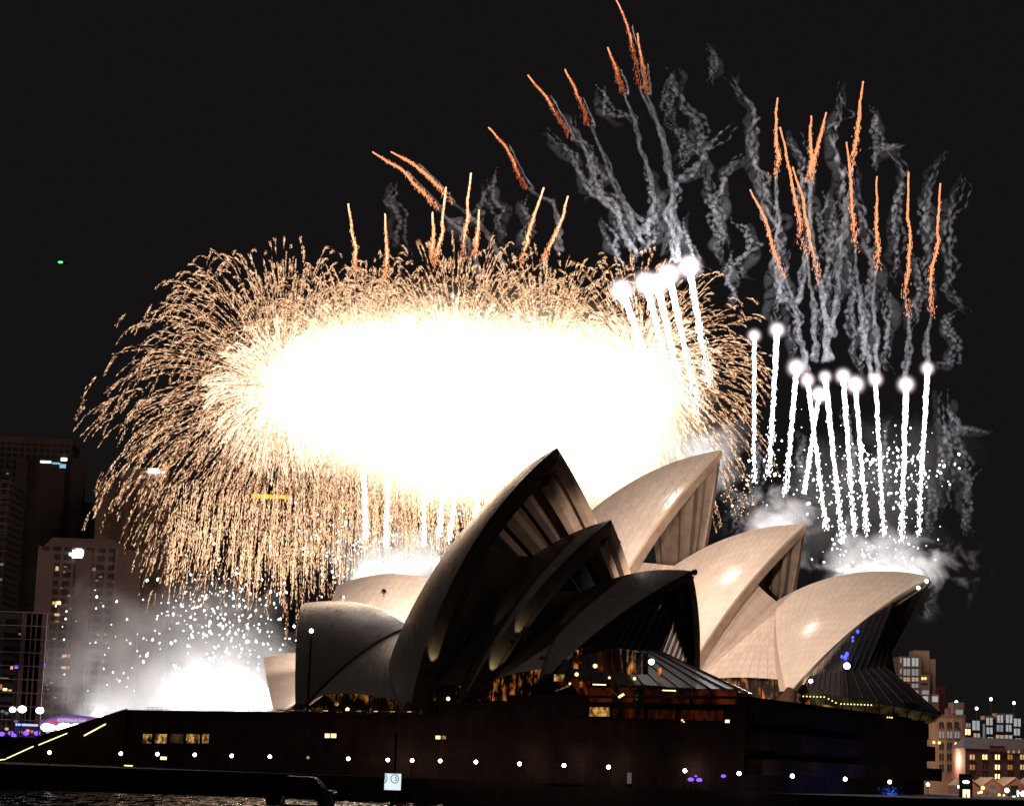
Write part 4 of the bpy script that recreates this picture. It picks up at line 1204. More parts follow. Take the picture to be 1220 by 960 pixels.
for k in range(7):
    S1.box(1197 + k * 3.1, 1199 + k * 3.1, 893.5, 896.7, M['glzp'] if k % 2 else M['hotel2'], 'sign_letter', .31, .45)
lit = {(0, 0): 'w_warm', (1, 0): 'winhot', (2, 0): 'winhot', (3, 0): 'w_amb', (4, 0): 'w_warm', (0, 1): 'w_amb', (2, 1): 'winhot', (3, 1): 'w_amb', (4, 1): 'w_warm', (2, 2): 'winhot'}
for i in range(5):
    for j, y in enumerate((898.5, 910.5, 921.5)):
        x = 1155.5 + i * 15
        framed(S1, x, x + 5.5, y, y + 5.8, lit.get((i, j), 'unlit'))
# gabled sheds in front
for i, x in enumerate((1142, 1169, 1196, 1223)):
    D = 560
    a = at(x, 935.5, D); b = at(x + 27, 937, D); c = at(x + 13.5, 927, D)
    r = root('gabled_shed', ((a[0] + b[0]) / 2, D, 3), 'low brown brick shed with a pointed gable, %s of the row by the far quay' % ['first', 'second', 'third', 'fourth'][i], 'shed', 'gabled sheds on the far quay')
    zt = (a[2] + b[2]) / 2
    V = [(a[0], D, 2), (b[0] - .1, D, 2), (b[0] - .1, D, zt), (c[0], D, c[2]), (a[0], D, zt)]
    V += [(p[0], D + 14, p[2]) for p in V]
    MB().add(V, [(0, 1, 2, 3, 4), (9, 8, 7, 6, 5)] + [(k, (k + 1) % 5, 5 + (k + 1) % 5, 5 + k) for k in range(5)]).build('wall', solid('shed_brick', (0.17, .085, .06), .9, .2), r)
    V = [(a[0] + .05, D - .5, zt - .1), (c[0], D - .5, c[2]), (b[0] - .15, D - .5, zt - .1)]
    W = [(p[0], p[1], p[2] + .32) for p in V]
    V2 = V + W; V2 = V2 + [(p[0], D + 14.3, p[2]) for p in V2]
    MB().add(V2, [(0, 1, 4, 3), (1, 2, 5, 4), (3, 4, 10, 9), (4, 5, 11, 10), (0, 3, 9, 6), (2, 8, 11, 5), (7, 6, 9, 10), (8, 7, 10, 11)]).build('roof', M['hotel2'], r)
    w0 = (a[0] + b[0]) / 2
    MB().box(w0 - .7, w0 + .7, D - .12, D - .004, zt - 1.6, zt + .2).build('loft_window', M['unlit'], r)
# lamps, kiosk and people on the far quay
fl = [(1171, 938, 1.0, 550), (1169, 943, .8, 548), (1166, 944, .6, 546), (1199.5, 941, 1.1, 550), (1190.5, 946.5, .75, 552), (1196, 947, .6, 553), (1208, 939.5, .8, 551), (1211, 944, 1.3, 549), (1212.5, 948, .6, 547), (1219, 945, 1.3, 548)]
for i, (x, y, s, D) in enumerate(sorted(fl)):
    p = at(x, y, D)
    r = root('street_lamp', (p[0], p[1], 3), 'bright far quay lamp before the gabled sheds, %s of them' % ordl(i), 'street lamp', 'lamps on the far quay')
    MB().tube([(p[0], p[1], 3), (p[0], p[1], p[2])], .08, 6).build('post', M['post'], r)
    MB().sphere(p, .5 * s, 10, 8).build('globe', M['ledwhite'] if s > 1 else M['winhot'], r, smooth=True)
def kiosk(x0, x1, y0, y1, D, label, faces):
    a, b = at(x0, y1, D), at(x1, y0, D)
    r = root('advertising_pillar', ((a[0] + b[0]) / 2, D, 3), label, 'advertising pillar')
    MB().box(a[0] - .5, b[0] + .5, D, D + 1.2, 3, b[2] + 2.6).build('case', M['post'], r)
    for (u0, u1, v0, v1, m_) in faces:
        p, q = at(u0, v1, D - .05), at(u1, v0, D - .05)
        MB().box(p[0], q[0], D - .08 - .01 * (m_ == 'ink2'), D - .004, p[2], q[2]).build('lit_panel' if m_ != 'ink2' else 'poster_figure', M[m_], r)
M['poster'] = emis('poster_light', (1.0, 0.80, 0.52), 1.5); M['ink2'] = solid('poster_ink', (.15, .05, .05), .6)
kiosk(1147.5, 1155, 940, 956, 380, 'lit advertising pillar with a pale orange poster at the end of the promenade', [(1147, 1155.5, 940, 956, 'poster'), (1150.4, 1151.8, 945, 951, 'ink2')])
pp_ = at(1151, 931, 380)
MB().sphere(pp_, .55, 12, 6, (1, .4, .4)).build('top_light', M['ledwhite'], bpy.data.objects['advertising_pillar'])
kiosk(1206.5, 1209.5, 948, 959, 545, 'slim white lit pillar by the right edge', [(1206.5, 1209.5, 948, 959, 'ledwhite')])
# hillside lights above the roofs
for i, (x, y) in enumerate(((1139.5, 836), (1163.5, 843.5), (1180.5, 832.5), (1208, 837))):
    p = at(x, y, 760)
    r = root('tall_street_light', (p[0], p[1], 3), 'white light on a thin pole above the right hand roofs, %s of four' % ['leftmost', 'second', 'third', 'rightmost'][i], 'street light', 'tall lights above the right hand roofs')
    MB().tube([(p[0], p[1], 3), (p[0], p[1], p[2])], .12, 6).build('pole', M['post'], r)
    MB().sphere(p, .5, 8, 6).build('lamp', M['ledwhite'], r, smooth=True)
lamp('POINT', 'quay_glow', at(1190, 941, 530) + np.array([0, 0, 4]), 5000, (1.0, .72, .5), 1.5, bpy.data.objects['gabled_shed.002'])
lamp('POINT', 'warehouse_glow', at(1135, 905, 610), 15000, (1.0, .68, .45), 2, bpy.data.objects['warehouse'])
lamp('POINT', 'store_glow', at(1190, 900, 550), 9000, (1.0, .62, .45), 2, bpy.data.objects['warehouse.001'])
lamp('POINT', 'hotel_glow', at(1085, 815, 730), 34000, (1.0, .75, .6), 2, R1.root)

# people on the far quay and at the concert forecourt
def person_mesh(mb, x, y, z, h, ang):
    c, s = math.cos(ang), math.sin(ang)
    def P(a, b, q): return (x + a * c - b * s, y + a * s + b * c, z + q * h)
    for sgn in (-1, 1):
        mb.tube([P(sgn * .1, .02, 0), P(sgn * .09, 0, .27), P(sgn * .07, 0, .5)], [.07, .085, .11], 6)
        mb.tube([P(sgn * .22, .04, .45), P(sgn * .24, 0, .62), P(sgn * .17, 0, .8)], [.035, .045, .06], 5)
    mb.tube([P(0, 0, .46), P(0, 0, .62), P(0, 0, .8), P(0, 0, .86), P(0, 0, .88)], [.17, .16, .2, .08, .055], 8)
    mb.sphere(P(0, .01, .935), .065 * h, 8, 6, (.85, .95, 1.15))
    return mb
PC = [solid('cloth_%d' % k, c, .8) for k, c in enumerate(((.05, .05, .06), (.2, .2, .2), (.12, .04, .03), (.04, .05, .1), (.25, .2, .15)))]
spots = [(1157.5, 2), (1163, 1), (1167, 3), (1176, 0), (1182, 4), (1187, 1), (1193, 0), (1202, 2), (1215, 3)]
for i, (x, ci) in enumerate(spots):
    p = at(x, 950, 540 + (i * 37 % 11))
    h = 1.65 + .03 * (i % 5)
    o = person_mesh(MB(), p[0], p[1], 3.0, h, i * 1.3).build('person', PC[ci], None, smooth=True)
    tag(o, 'tiny standing figure in %s clothes on the far quay, %s there' % (['black', 'grey', 'rust brown', 'navy', 'beige'][ci], ordl(i)), 'person', 'people on the far quay')

# ------------------------------------------------------------------ forecourt concert stage at the left
M['stage'] = glow_window('stage_canopy_light', (0.80, 0.14, 0.42), 0.9, .12, .2, .8, .45)
M['stage_t'] = emis('stage_letters', (0.85, 0.75, 1.0), 0.9)
M['stage_b'] = emis('stage_screen_pale', (0.62, 0.40, 0.85), 0.55)
M['stage_l'] = emis('stage_lamp', (1.0, 0.96, 0.98), 9.0)
Ds = 620
a = at(46, 872, Ds); b = at(134, 868, Ds)
z0s = a[2]
r = root('concert_stage', ((a[0] + b[0]) / 2, Ds, 3), 'bow roofed purple and pink lit outdoor concert stage with blazing white lamps', 'stage')
pts = [(46, 864), (55, 858.5), (65, 855.2), (75, 853.8), (88, 853.2), (100, 854.2), (112, 856), (124, 858.5), (134, 862)]
topP = [at(x, y, Ds) for x, y in pts]; botP = [at(x, 866 if k not in (0, 8) else pts[k][1] + 1.5, Ds) for k, (x, y) in enumerate(pts)]
n_ = len(pts)
V = [tuple(p) for p in topP] + [tuple(p) for p in botP] + [(p[0], Ds + 10, p[2]) for p in topP] + [(p[0], Ds + 10, p[2]) for p in botP]
F = []
for k in range(n_ - 1):
    F += [(k, k + 1, n_ + k + 1, n_ + k), (2 * n_ + k, 3 * n_ + k, 3 * n_ + k + 1, 2 * n_ + k + 1), (k, 2 * n_ + k, 2 * n_ + k + 1, k + 1), (n_ + k, n_ + k + 1, 3 * n_ + k + 1, 3 * n_ + k)]
MB().add(V, F).build('canopy', M['stage'], r)
MB().tube([p + np.array([0, -.1, .15]) for p in topP], .28, 6).build('roof_beam', emis('stage_edge', (.25, .12, .6), .6), r)
p, q = at(69, 860.5, Ds - .3), at(102, 855.5, Ds - .3)
MB().box(p[0], q[0], Ds - .3, Ds - .05, p[2], q[2]).build('screen', M['stage_b'], r)
o = text('lettering', 'AUSTRALIA DAY', 1.15, M['stage_t'], r)
mid = (p + q) / 2; o.location = (mid[0] - (a[0] + b[0]) / 2, -.36, mid[2] - 3); o.rotation_euler = (math.pi / 2, 0, 0)
for k, (x, y, s) in enumerate(((55, 866, 1.5), (61, 866.5, 1.2), (75, 867, 1.9), (80, 866, 1.4), (91, 867, 1.8), (97, 866, 1.4), (109, 866, 1.3), (115, 865.5, 1.0))):
    MB().sphere(at(x, y, Ds - 1.0), s, 10, 6, (1, .5, .75)).build('stage_lamp', M['stage_l'], r, smooth=True)
for x in (48, 68, 88, 112, 132):
    t_, b_ = at(x, 864, Ds + .2), at(x, 880, Ds + .2)
    MB().tube([(t_[0], Ds + .2, 3), (t_[0], Ds + .2, t_[2])], .2, 6).build('post', M['post'], r)
MB().box(a[0], b[0], Ds + .4, Ds + 9, 3, at(90, 876, Ds)[2]).build('stage_deck', M['black'], r)
MB().box(at(80, 877, Ds)[0], at(96, 877, Ds)[0], Ds - .6, Ds + .3, at(80, 879, Ds)[2], at(80, 876.5, Ds)[2]).build('front_light', M['stage_l'], r)
MB().box(at(20, 865, Ds)[0], at(46, 865, Ds)[0], Ds - 2, Ds - 1, at(20, 864, Ds)[2], at(20, 861.6, Ds)[2]).build('blue_light_bar', emis('blue_bar', (.25, .3, 1.0), 2.4), r)
MB().box(at(20, 865, Ds)[0], at(46, 865, Ds)[0], Ds - .99, Ds + 5, 3, at(20, 864, Ds)[2]).build('side_stage', emis('side_stage_violet', (.06, .03, .16), .35), r)
lamp('POINT', 'stage_point', at(85, 869, Ds - 3), 9000, (.9, .4, 1.0), .8, r)
for i, (x, y, s) in enumerate(((15, 845, 1.15), (26.5, 844.5, 1.45), (47.5, 846, 1.35))):
    p = at(x, y, 560)
    r = root('flood_tower', (p[0], p[1], 3), 'blinding white floodlight head on a thin mast at lower left, %s of three' % ['leftmost', 'middle', 'rightmost'][i], 'floodlight', 'floodlights by the concert stage')
    MB().tube([(p[0], p[1], 3), (p[0], p[1], p[2])], .15, 6).build('mast', M['post'], r)
    MB().sphere(p, s * .75, 10, 8, (1, .5, .8)).build('lamp_head', M['stage_l'], r, smooth=True)
vi = [(2, 874, 'violet'), (13, 873, 'violet'), (16, 876, 'violet'), (8, 868, 'w_warm'), (31, 873, 'violet'), (38, 871, 'w_amb'), (33, 870, 'sgno'), (44, 873, 'violet'), (25, 871.5, 'w_dim'), (57, 871.5, 'sgnb'), (66, 870, 'sgno'), (84, 874.5, 'sgno'), (3, 847, 'w_cool'), (8, 849, 'w_cool'), (19, 859, 'w_cool'), (22, 846, 'w_cool')]
for i, (x, y, m_) in enumerate(vi):
    p = at(x, y, 590)
    r = root('lantern', (p[0], p[1], 3), '%s party light on a stick near the stage, %s' % ({'violet': 'violet', 'w_warm': 'warm', 'w_amb': 'amber', 'sgno': 'red orange', 'w_dim': 'dim peach', 'sgnb': 'pale blue', 'w_cool': 'dim white'}[m_], ordl(sorted(range(len(vi)), key=lambda q: vi[q][0]).index(i))), 'light', 'small coloured lights around the concert stage')
    MB().tube([(p[0], p[1], 3), (p[0], p[1], p[2])], .05, 5).build('stick', M['post'], r)
    MB().sphere(p, .75 if m_ == 'violet' else .5, 8, 6, (1.1, .5, .8)).build('bulb', M[m_], r, smooth=True)
# forecourt embankment in front of the stage
plane_poly('forecourt', [(-300, 500), (-100, 500), (-60, 520), (-60, 610), (-300, 610)], 3.9, 9.3, M['black'])

# aircraft light
p = at(72.5, 313, 2500)
r = root('aircraft', p - np.array([0, 0, 1]), 'tiny aircraft with a green light high in the black sky at left', 'aircraft')
MB().tube([p + np.array([-7, 6, 0]), p + np.array([-3, 6, .4]), p + np.array([5, 6, .4]), p + np.array([9, 6, 1])], [.3, 1.1, 1.1, .3], 8).build('fuselage', M['post'], r)
MB().box(-1.5, 1.5, -8, 8, -.1, .1, p + np.array([0, 6, .2])).build('wing', M['post'], r)
MB().sphere(p + np.array([0, -2.5, 0]), 1.6, 8, 6, (2, 1, 1)).build('nav_light', emis('nav_green', (.15, 1.0, .35), 1.2), r)

# ------------------------------------------------------------------ fireworks
M['spark'] = emis('gold_spark', (1.0, 0.62, 0.36), 1.6)
M['sparkd'] = emis('dull_gold_spark', (1.0, 0.47, 0.24), 0.5)
M['sparkb'] = emis('pale_gold_spark', (1.0, 0.70, 0.50), 1.7)
M['star'] = emis('white_star', (1.0, 0.98, 0.97), 20.0)
M['starw'] = emis('silver_spark', (0.95, 1.0, 0.98), 4.5)
M['comet'] = emis('comet_tail', (1.0, 0.96, 0.95), 3.0)
M['rocket'] = emis('ember_trail', (1.0, 0.36, 0.16), 1.35)
M['rocket_hot'] = emis('ember_trail_hot', (1.0, 0.55, 0.30), 2.2)
M['ember'] = emis('dull_ember', (0.9, 0.22, 0.08), 0.5)

OCT_V = np.array([(1, 0, 0), (0, 1, 0), (-1, 0, 0), (0, -1, 0), (0, 0, 1), (0, 0, -1)], float)
OCT_F = np.array([(0, 1, 4), (1, 2, 4), (2, 3, 4), (3, 0, 4), (1, 0, 5), (2, 1, 5), (3, 2, 5), (0, 3, 5)])
def dots(name, P, D, L, R, mat, parent=None):
    """many small elongated sparks: P centres, D unit directions, L half lengths, R radii"""
    P = np.asarray(P, float); D = np.asarray(D, float); n = len(P)
    s = np.cross(D, np.array([0.13, 1.0, 0.07])); s /= np.linalg.norm(s, axis=1)[:, None] + 1e-9
    q = np.cross(s, D)
    L = np.broadcast_to(L, (n,)); R = np.broadcast_to(R, (n,))
    V = (OCT_V[None, :, 0, None] * (s * R[:, None])[:, None, :] + OCT_V[None, :, 1, None] * (q * R[:, None])[:, None, :] + OCT_V[None, :, 2, None] * (D * L[:, None])[:, None, :]) + P[:, None, :]
    V = V.reshape(-1, 3)
    F = (OCT_F[None] + (np.arange(n) * 6)[:, None, None]).reshape(-1, 3)
    o0 = np.array(ORIGIN[parent.name]) if parent is not None else P.mean(0)
    V = V - o0
    me = bpy.data.meshes.new(name)
    me.vertices.add(len(V)); me.vertices.foreach_set('co', V.astype(np.float32).ravel())
    me.loops.add(len(F) * 3); me.loops.foreach_set('vertex_index', F.astype(np.int32).ravel())
    me.polygons.add(len(F)); me.polygons.foreach_set('loop_start', np.arange(0, len(F) * 3, 3, dtype=np.int32))
    me.update(calc_edges=True)
    me.materials.append(mat)
    o = bpy.data.objects.new(name, me); COL.objects.link(o)
    if parent is not None: o.parent = parent
    else: o.location = o0
    ORIGIN[o.name] = tuple(o0)
    return o

def ellipsoid(name, c, rad, mat, parent=None, kind=None):
    o = MB().sphere(c, 1.0, 24, 14, rad).build(name, mat, parent)
    if kind: o['kind'] = kind
    return o

DB = 700.0
def sparks(c, R, n, seedk, gdrop=14.0, t0=(0.15, 1.0), tail=(0.10, 0.42), up=1.0, keep=None):
    """star tails of one willow burst: drag slows them, gravity bends them over"""
    g = np.random.default_rng(seedk)
    d = g.normal(0, 1, (n, 3)); d /= np.linalg.norm(d, axis=1)[:, None]
    sp = R * g.uniform(0.80, 1.12, n)
    te = g.uniform(t0[0], t0[1], n) ** 0.75
    tl = g.uniform(tail[0], tail[1], n)
    P, D, L, Rr = [], [], [], []
    for k in range(n):
        m_ = int(14 + 52 * tl[k])
        tt = np.sort(g.uniform(max(0.02, te[k] - tl[k]), te[k], m_))
        e = 1 - np.exp(-2.6 * tt)
        pos = c + d[k] * (sp[k] * 1.05 * e)[:, None]
        pos[:, 2] -= gdrop * tt ** 2.0 * (1.4)
        pos += g.normal(0, 0.16, pos.shape) * (0.5 + tt)[:, None]
        v = d[k] * (sp[k] * 2.73 * np.exp(-2.6 * tt))[:, None]
        v[:, 2] -= gdrop * 2.8 * tt
        v += g.normal(0, 1.0, v.shape)
        v /= np.linalg.norm(v, axis=1)[:, None]
        P.append(pos); D.append(v)
        L.append(g.uniform(.2, 1.0, m_) * (1.35 - .6 * te[k])); Rr.append(g.uniform(.04, .125, m_) * g.uniform(.6, 1.2))
    P = np.vstack(P); D = np.vstack(D); L = np.hstack(L); Rr = np.hstack(Rr)
    return P, D, L, Rr

bursts = [(335, 465, 47, 1700, 'leftmost'), (432, 452, 46, 1500, 'second'), (540, 452, 46, 1500, 'middle'), (645, 450, 44, 1400, 'fourth'), (760, 440, 40, 1100, 'rightmost')]
for i, (x, y, R, n, wd_) in enumerate(bursts):
    c = at(x, y, DB + (i % 2) * 25)
    nm = {'leftmost': 'leftmost of five overlapping gold willow bursts, drooping over the city towers', 'second': 'gold willow burst second from the left in the white hot mass',
          'middle': 'gold willow burst in the middle of the five, lost in white glare', 'fourth': 'gold willow burst fourth from the left, behind the tallest shell tip',
          'rightmost': 'rightmost gold willow burst, its sparks fanning out crossed by white comets'}[wd_]
    r = root('firework_burst', c, nm, 'firework', 'gold willow bursts')
    P, D, L, Rr = sparks(c, R * 1.22 if i else R * 1.36, int(n * 1.15), 100 + i, 17 if i < 2 else 9)
    sel = rng.uniform(0, 1, len(P)) < .5
    o = dots('spark_tails', P[sel], D[sel], L[sel], Rr[sel], M['spark'], r); o['kind'] = 'stuff'
    sel = ~sel
    o = dots('dull_sparks', P[sel], D[sel], L[sel] * 1.2, Rr[sel], M['sparkd'], r); o['kind'] = 'stuff'
    P, D, L, Rr = sparks(c, R * (0.74 if i else .62), int(n * (.7 if i else .5)), 200 + i, 6, (.1, .8), (.2, .5))
    o = dots('inner_sparks', P, D, L, Rr * 1.25, M['sparkb'], r); o['kind'] = 'stuff'
    lamp('POINT', 'burst_glow', c + np.array([0, -4.0, R * 1.35]), (1.2e4, 3e4, 7e4, 1.1e5, 1.2e5)[i], (1.0, .86, .76), .5, r)
# curtain of sparks raining below
g = np.random.default_rng(5)
P, D, L, Rr = [], [], [], []
for k in range(900):
    x = g.uniform(205, 660); y0 = g.uniform(540, 640) + (30 if x < 420 else 0)
    ln = g.uniform(20, 70)
    sl = (430 - x) / 900.0 * .5
    m_ = int(ln / 2.2)
    yy = np.sort(g.uniform(y0, y0 + ln, m_))
    Y = DB + g.uniform(-30, 30)
    xx = x - (yy - y0) * sl + np.cumsum(g.normal(0, .25, m_))
    for a_, b_ in zip(xx, yy):
        P.append(at(a_, b_, Y)); 
    D += [np.array([-sl, 0, -1]) / math.hypot(sl, 1) + g.normal(0, .12, 3) for _ in range(m_)]
    L += list(g.uniform(.2, .7, m_)); Rr += list(g.uniform(.06, .15, m_))
D = np.array(D); D /= np.linalg.norm(D, axis=1)[:, None]
o = dots('falling_sparks', P, D, L, Rr, M['spark'])
tag(o, 'curtain of small gold sparks raining down between the bursts and the roofs', 'sparks', kind='stuff')
# overexposed core of the bursts, put in as glowing haze before them
fm = glow_mat('burst_glow_haze', (1.0, 0.76, 0.50), 0.12, 0.0, 0.49, 0.14, 0.05)
r0 = bpy.data.objects['firework_burst.002']
for (x, y, rx, rz) in ((405, 468, 34, 27), (480, 470, 42, 31), (570, 470, 46, 33), (660, 478, 44, 31), (735, 478, 28, 24), (545, 540, 40, 20), (700, 545, 34, 22)):
    ellipsoid('burst_core_glow', at(x, y, DB - 42), (rx * 1.34, 34, rz * 1.36), fm, r0)
# rising white comets seen under the burst
def comet(x0, y0, x1, y1, D, label, grp, head=1.9, w0=1.0, lit=True, col='comet'):
    g = np.random.default_rng(int(x0 * 7 + y0))
    a = at(x0, y0, D); b = at(x1, y1, D)
    r = root('comet_firework', a, label, 'firework comet', grp)
    n = 60
    T = np.linspace(0, 1, n)
    pts = a + (b - a) * T[:, None] + g.normal(0, .06, (n, 3)) * (1 + 3 * T)[:, None]
    keep = T < 0.72
    MB().tube(pts[keep], (w0 * .72 * (1 - .8 * T[keep]) * g.uniform(.9, 1.06, keep.sum())), 7).build('fire_tail', M[col], r, smooth=True)
    m_ = 360
    t = g.uniform(.1, 1, m_) ** .9
    P = a + (b - a) * t[:, None] + g.normal(0, .5, (m_, 3)) * (w0 * (.38 + .42 * t))[:, None]
    d = (b - a) / np.linalg.norm(b - a)
    o = dots('tail_sparks', P, np.tile(d, (m_, 1)) + g.normal(0, .2, (m_, 3)), g.uniform(.15, .55, m_), g.uniform(.05, .12, m_), M['starw'], r); o['kind'] = 'stuff'
    if head:
        MB().sphere(a, head * .62, 14, 10).build('star_head', M['star'], r, smooth=True)
        ellipsoid('head_glare', a, (head * 3.2,) * 3, M['glare'], r)
        if lit: lamp('POINT', 'star_light', a + np.array([0, -head * 1.6, 0]), 26000, (1.0, .93, .95), .5, r)
    return r
M['glare'] = glow_mat('star_glare', (1.0, 0.80, 0.84), 1.0, 0.0, 0.5)
M['glare'].node_tree.nodes['Math'].inputs[1].default_value = 2.6
comets_r = [(898.6, 400, 898.6, 574), (926, 393, 916, 570), (949, 438, 936, 589), (962, 453, 984, 630), (976, 470, 958, 589), (983, 449, 1004, 645), (1004.5, 448, 1018, 637), (1019, 458, 1033, 637), (1043, 452, 1053, 637), (1079.5, 458, 1074, 645), (1105, 439, 1094, 637)]
for i, (a_, b_, c_, d_) in enumerate(comets_r):
    comet(a_, b_, c_, d_, 560, 'white comet with a round blazing head over the right shells, %s' % ordl(i), 'white comets above the right hand shells', 1.05 + .35 * ((i * 7) % 5) / 4, .85 + .3 * ((i * 3) % 4) / 3)
comets_c = [(741, 346, 765, 415), (769, 337, 803, 467), (783, 339, 812, 467), (797, 327, 832, 489), (821, 317.5, 845, 458)]
for i, (a_, b_, c_, d_) in enumerate(comets_c):
    comet(a_, b_, c_, d_, 600, 'white comet crossing the right side of the gold burst, %s' % ordl(i), 'white comets across the gold burst', 1.9, 1.6)
for i, (x, y0, y1, dx) in enumerate(((433, 560, 640, 3), (462, 548, 652, -2), (505, 560, 650, 0), (531, 556, 638, -8), (547, 552, 645, -12), (578, 548, 618, -12), (594, 545, 600, -10))):
    comet(x, y0, x + dx, y1, 640, 'headless white streak rising through the gold rain, %s' % ordl(i), 'white streaks under the burst', 0, 1.1, False)

# ember rockets with their smoke
def wob(pts, D, n, amp, seedk, amp2=0.0):
    g = np.random.default_rng(seedk)
    pts = np.asarray(pts, float)
    s = np.r_[0, np.cumsum(np.linalg.norm(np.diff(pts, axis=0), axis=1))]
    t = np.linspace(0, s[-1], n)
    x = np.interp(t, s, pts[:, 0]); y = np.interp(t, s, pts[:, 1])
    ph = g.uniform(0, 6.28, 8)
    u = t / 100.0
    f = lambda k: sum(math.pow(.60, j) * np.sin(u * (8 * 1.83 ** j) + 1.3 * np.sin(u * 5 + ph[j]) + ph[(j + k) % 8]) for j in range(5))
    am = amp + (amp2 - amp) * t / s[-1] if amp2 else amp
    return np.array([at(a_, b_, D + q) for a_, b_, q in zip(x + f(0) * am, y + f(3) * am * .5, f(5) * 1.2)]), t / s[-1]
smoke_tubes = MB(); smoke_wide = MB()
rk = [([(926.6, 117), (924, 150), (925, 172), (929, 184), (924, 211)], [(926, 240), (930, 265), (924, 300), (928, 360)]),
      ([(929.6, 152), (939, 193), (948, 238), (954, 283), (962, 306)], [(966, 340), (972, 380), (970, 430)]),
      ([(944.7, 199), (956, 235), (965, 283), (975.5, 338)], [(980, 360), (984, 390), (984, 430)]),
      ([(966.4, 138), (965.5, 196), (965, 217)], [(966, 250), (962, 300), (950, 360)]),
      ([(984, 134), (978.5, 162), (971, 187), (968, 214)], [(964, 250), (970, 300), (978, 350), (990, 430)]),
      ([(1028.4, 98), (1022, 150), (1019, 181), (1016, 202)], [(1012, 230), (1006, 280), (998, 330), (992, 400)]),
      ([(1008.7, 170), (1014, 217), (1017, 265), (1019, 301)], [(1022, 330), (1026, 360), (1030, 400), (1036, 450)]),
      ([(1045, 211), (1044, 271), (1048, 298), (1043.5, 325)], [(1040, 370), (1046, 400), (1046, 445)]),
      ([(1082.7, 206), (1082, 259), (1085, 295), (1078, 344), (1083, 377)], [(1084, 400), (1080, 450)]),
      ([(1120.5, 219), (1116, 301), (1108, 328.6), (1110, 377)], [(1106, 400), (1105, 435)]),
      ([(894, 226), (912, 262), (922.6, 298), (936, 332)], [(944, 350), (950, 380), (958, 420), (962, 450)]),
      ([(733, -4), (747.5, 30), (757, 67.5), (762.5, 105)], [(772, 125), (790, 165), (795, 195), (801, 230), (795, 260), (806, 310)]),
      ([(759.5, 40.5), (765.5, 75), (771, 112)], [(778, 130), (796, 175), (802, 240), (808, 310)]),
      ([(724, 57), (734, 82.5), (744, 112)], [(754, 135), (764, 177), (775, 205), (777, 245), (770, 280)]),
      ([(628.6, 90), (650, 114), (672.5, 150), (680, 165)], [(694, 170), (710, 210), (714, 235), (736, 258), (752, 300)]),
      ([(673.6, 82.5), (689, 116), (704, 150)], [(716, 175), (726, 200), (735, 225), (748, 250), (766, 290)]),
      ([(582, 152), (601, 172.5), (616, 202.5), (629, 225)], [(640, 232), (660, 240), (665, 262), (668, 300)]),
      ([(444, 181), (479, 203), (503, 227.5), (523, 250)], [(535, 262), (552, 275), (565, 300), (575, 330)]),
      ([(466, 181), (493, 195.5), (515.6, 215), (538, 241)], [(552, 250), (570, 268), (590, 290), (600, 320)]),
      ([(415, 243), (420, 275), (426, 330)], []), ([(458.5, 255), (461.5, 297.5), (460, 335)], []), ([(515.6, 253), (517, 288), (513.6, 312)], []),
      ([(531.5, 223), (525, 285), (518, 324)], []), ([(561, 206.6), (557, 248), (552, 310)], []), ([(571, 250), (567, 304)], []),
      ([(647.6, 224), (633.6, 268), (621, 317)], []), ([(677, 233.6), (665.5, 273), (646, 312)], [])]
order = sorted(range(len(rk)), key=lambda q: rk[q][0][0][0])
for i, (hot, sm) in enumerate(rk):
    D = 575 if hot[0][0] > 860 else 600
    pts, T = wob(hot, D, 90, .35, 40 + i, 1.1)
    r = root('rocket', pts[0], 'orange glowing rocket trail in the black sky, %s by its tip' % ordl(order.index(i)), 'rocket trail', 'orange rocket trails')
    g = np.random.default_rng(900 + i)
    solid_to = 0.62 if hot[0][1] < 100 and hot[0][0] < 800 else 0.82
    k1 = int(90 * solid_to)
    MB().tube(pts[:k1], (.24 + .10 * T[:k1]) * g.uniform(.8, 1.15, k1) * np.clip((solid_to + .02 - T[:k1]) * 6, .35, 1), 6).build('glowing_trail', M['rocket_hot'] if not sm else M['rocket'], r, smooth=True)
    m_ = 420
    t = g.uniform(.05, 1, m_) ** .7
    P = np.array([np.interp(t, T, pts[:, j]) for j in range(3)]).T + g.normal(0, 1, (m_, 3)) * (.12 + .42 * t ** 1.5)[:, None]
    keep = g.uniform(0, 1, m_) > (t - .55) * 1.6
    P = P[keep]; m_ = len(P)
    o = dots('ember_sparks', P, np.tile([0.02, 0, 1.0], (m_, 1)) + g.normal(0, .3, (m_, 3)), g.uniform(.2, .6, m_), g.uniform(.05, .12, m_), M['ember'] if hot[0][1] < 170 and hot[0][0] < 800 else M['rocket'], r); o['kind'] = 'stuff'
    if sm:
        sp, T2 = wob([hot[-1]] + sm, D, 110, .8, 70 + i, 2.6)
        # smoke also starts part-way up, drifting to the right of the embers
        up_, T3 = wob([(x + 6, y) for x, y in hot[1:]] if hot[0][0] < 800 else hot[-2:], D, 40, .5, 170 + i, 1.0)
        path = np.vstack([up_[:-1], sp])
        n = len(path)
        for rep in range(3):
            rr = np.linspace(.22, .62, n) * (1 + .35 * np.sin(np.arange(n) * .7 + i + rep * 2) * g.uniform(.3, 1, n))
            sp2, _ = wob([(a + random.uniform(-3, 3) * k_ / (len(sm) + 1), b) for k_, (a, b) in enumerate([hot[-1]] + sm)], D + rep, len(sp), .9, 700 + i * 5 + rep, 3.0)
            path2 = np.vstack([path[:n - len(sp2)] + np.array([rep * .12, rep, 0]), sp2])
            smoke_tubes.tube(path2, rr, 6)
        lamp('POINT', 'trail_smoke_light', pts[25] + np.array([0, -2.5, 0]), 5000, (1.0, .86, .80), .5, r)  # point lamp added in front of the trail to light its smoke
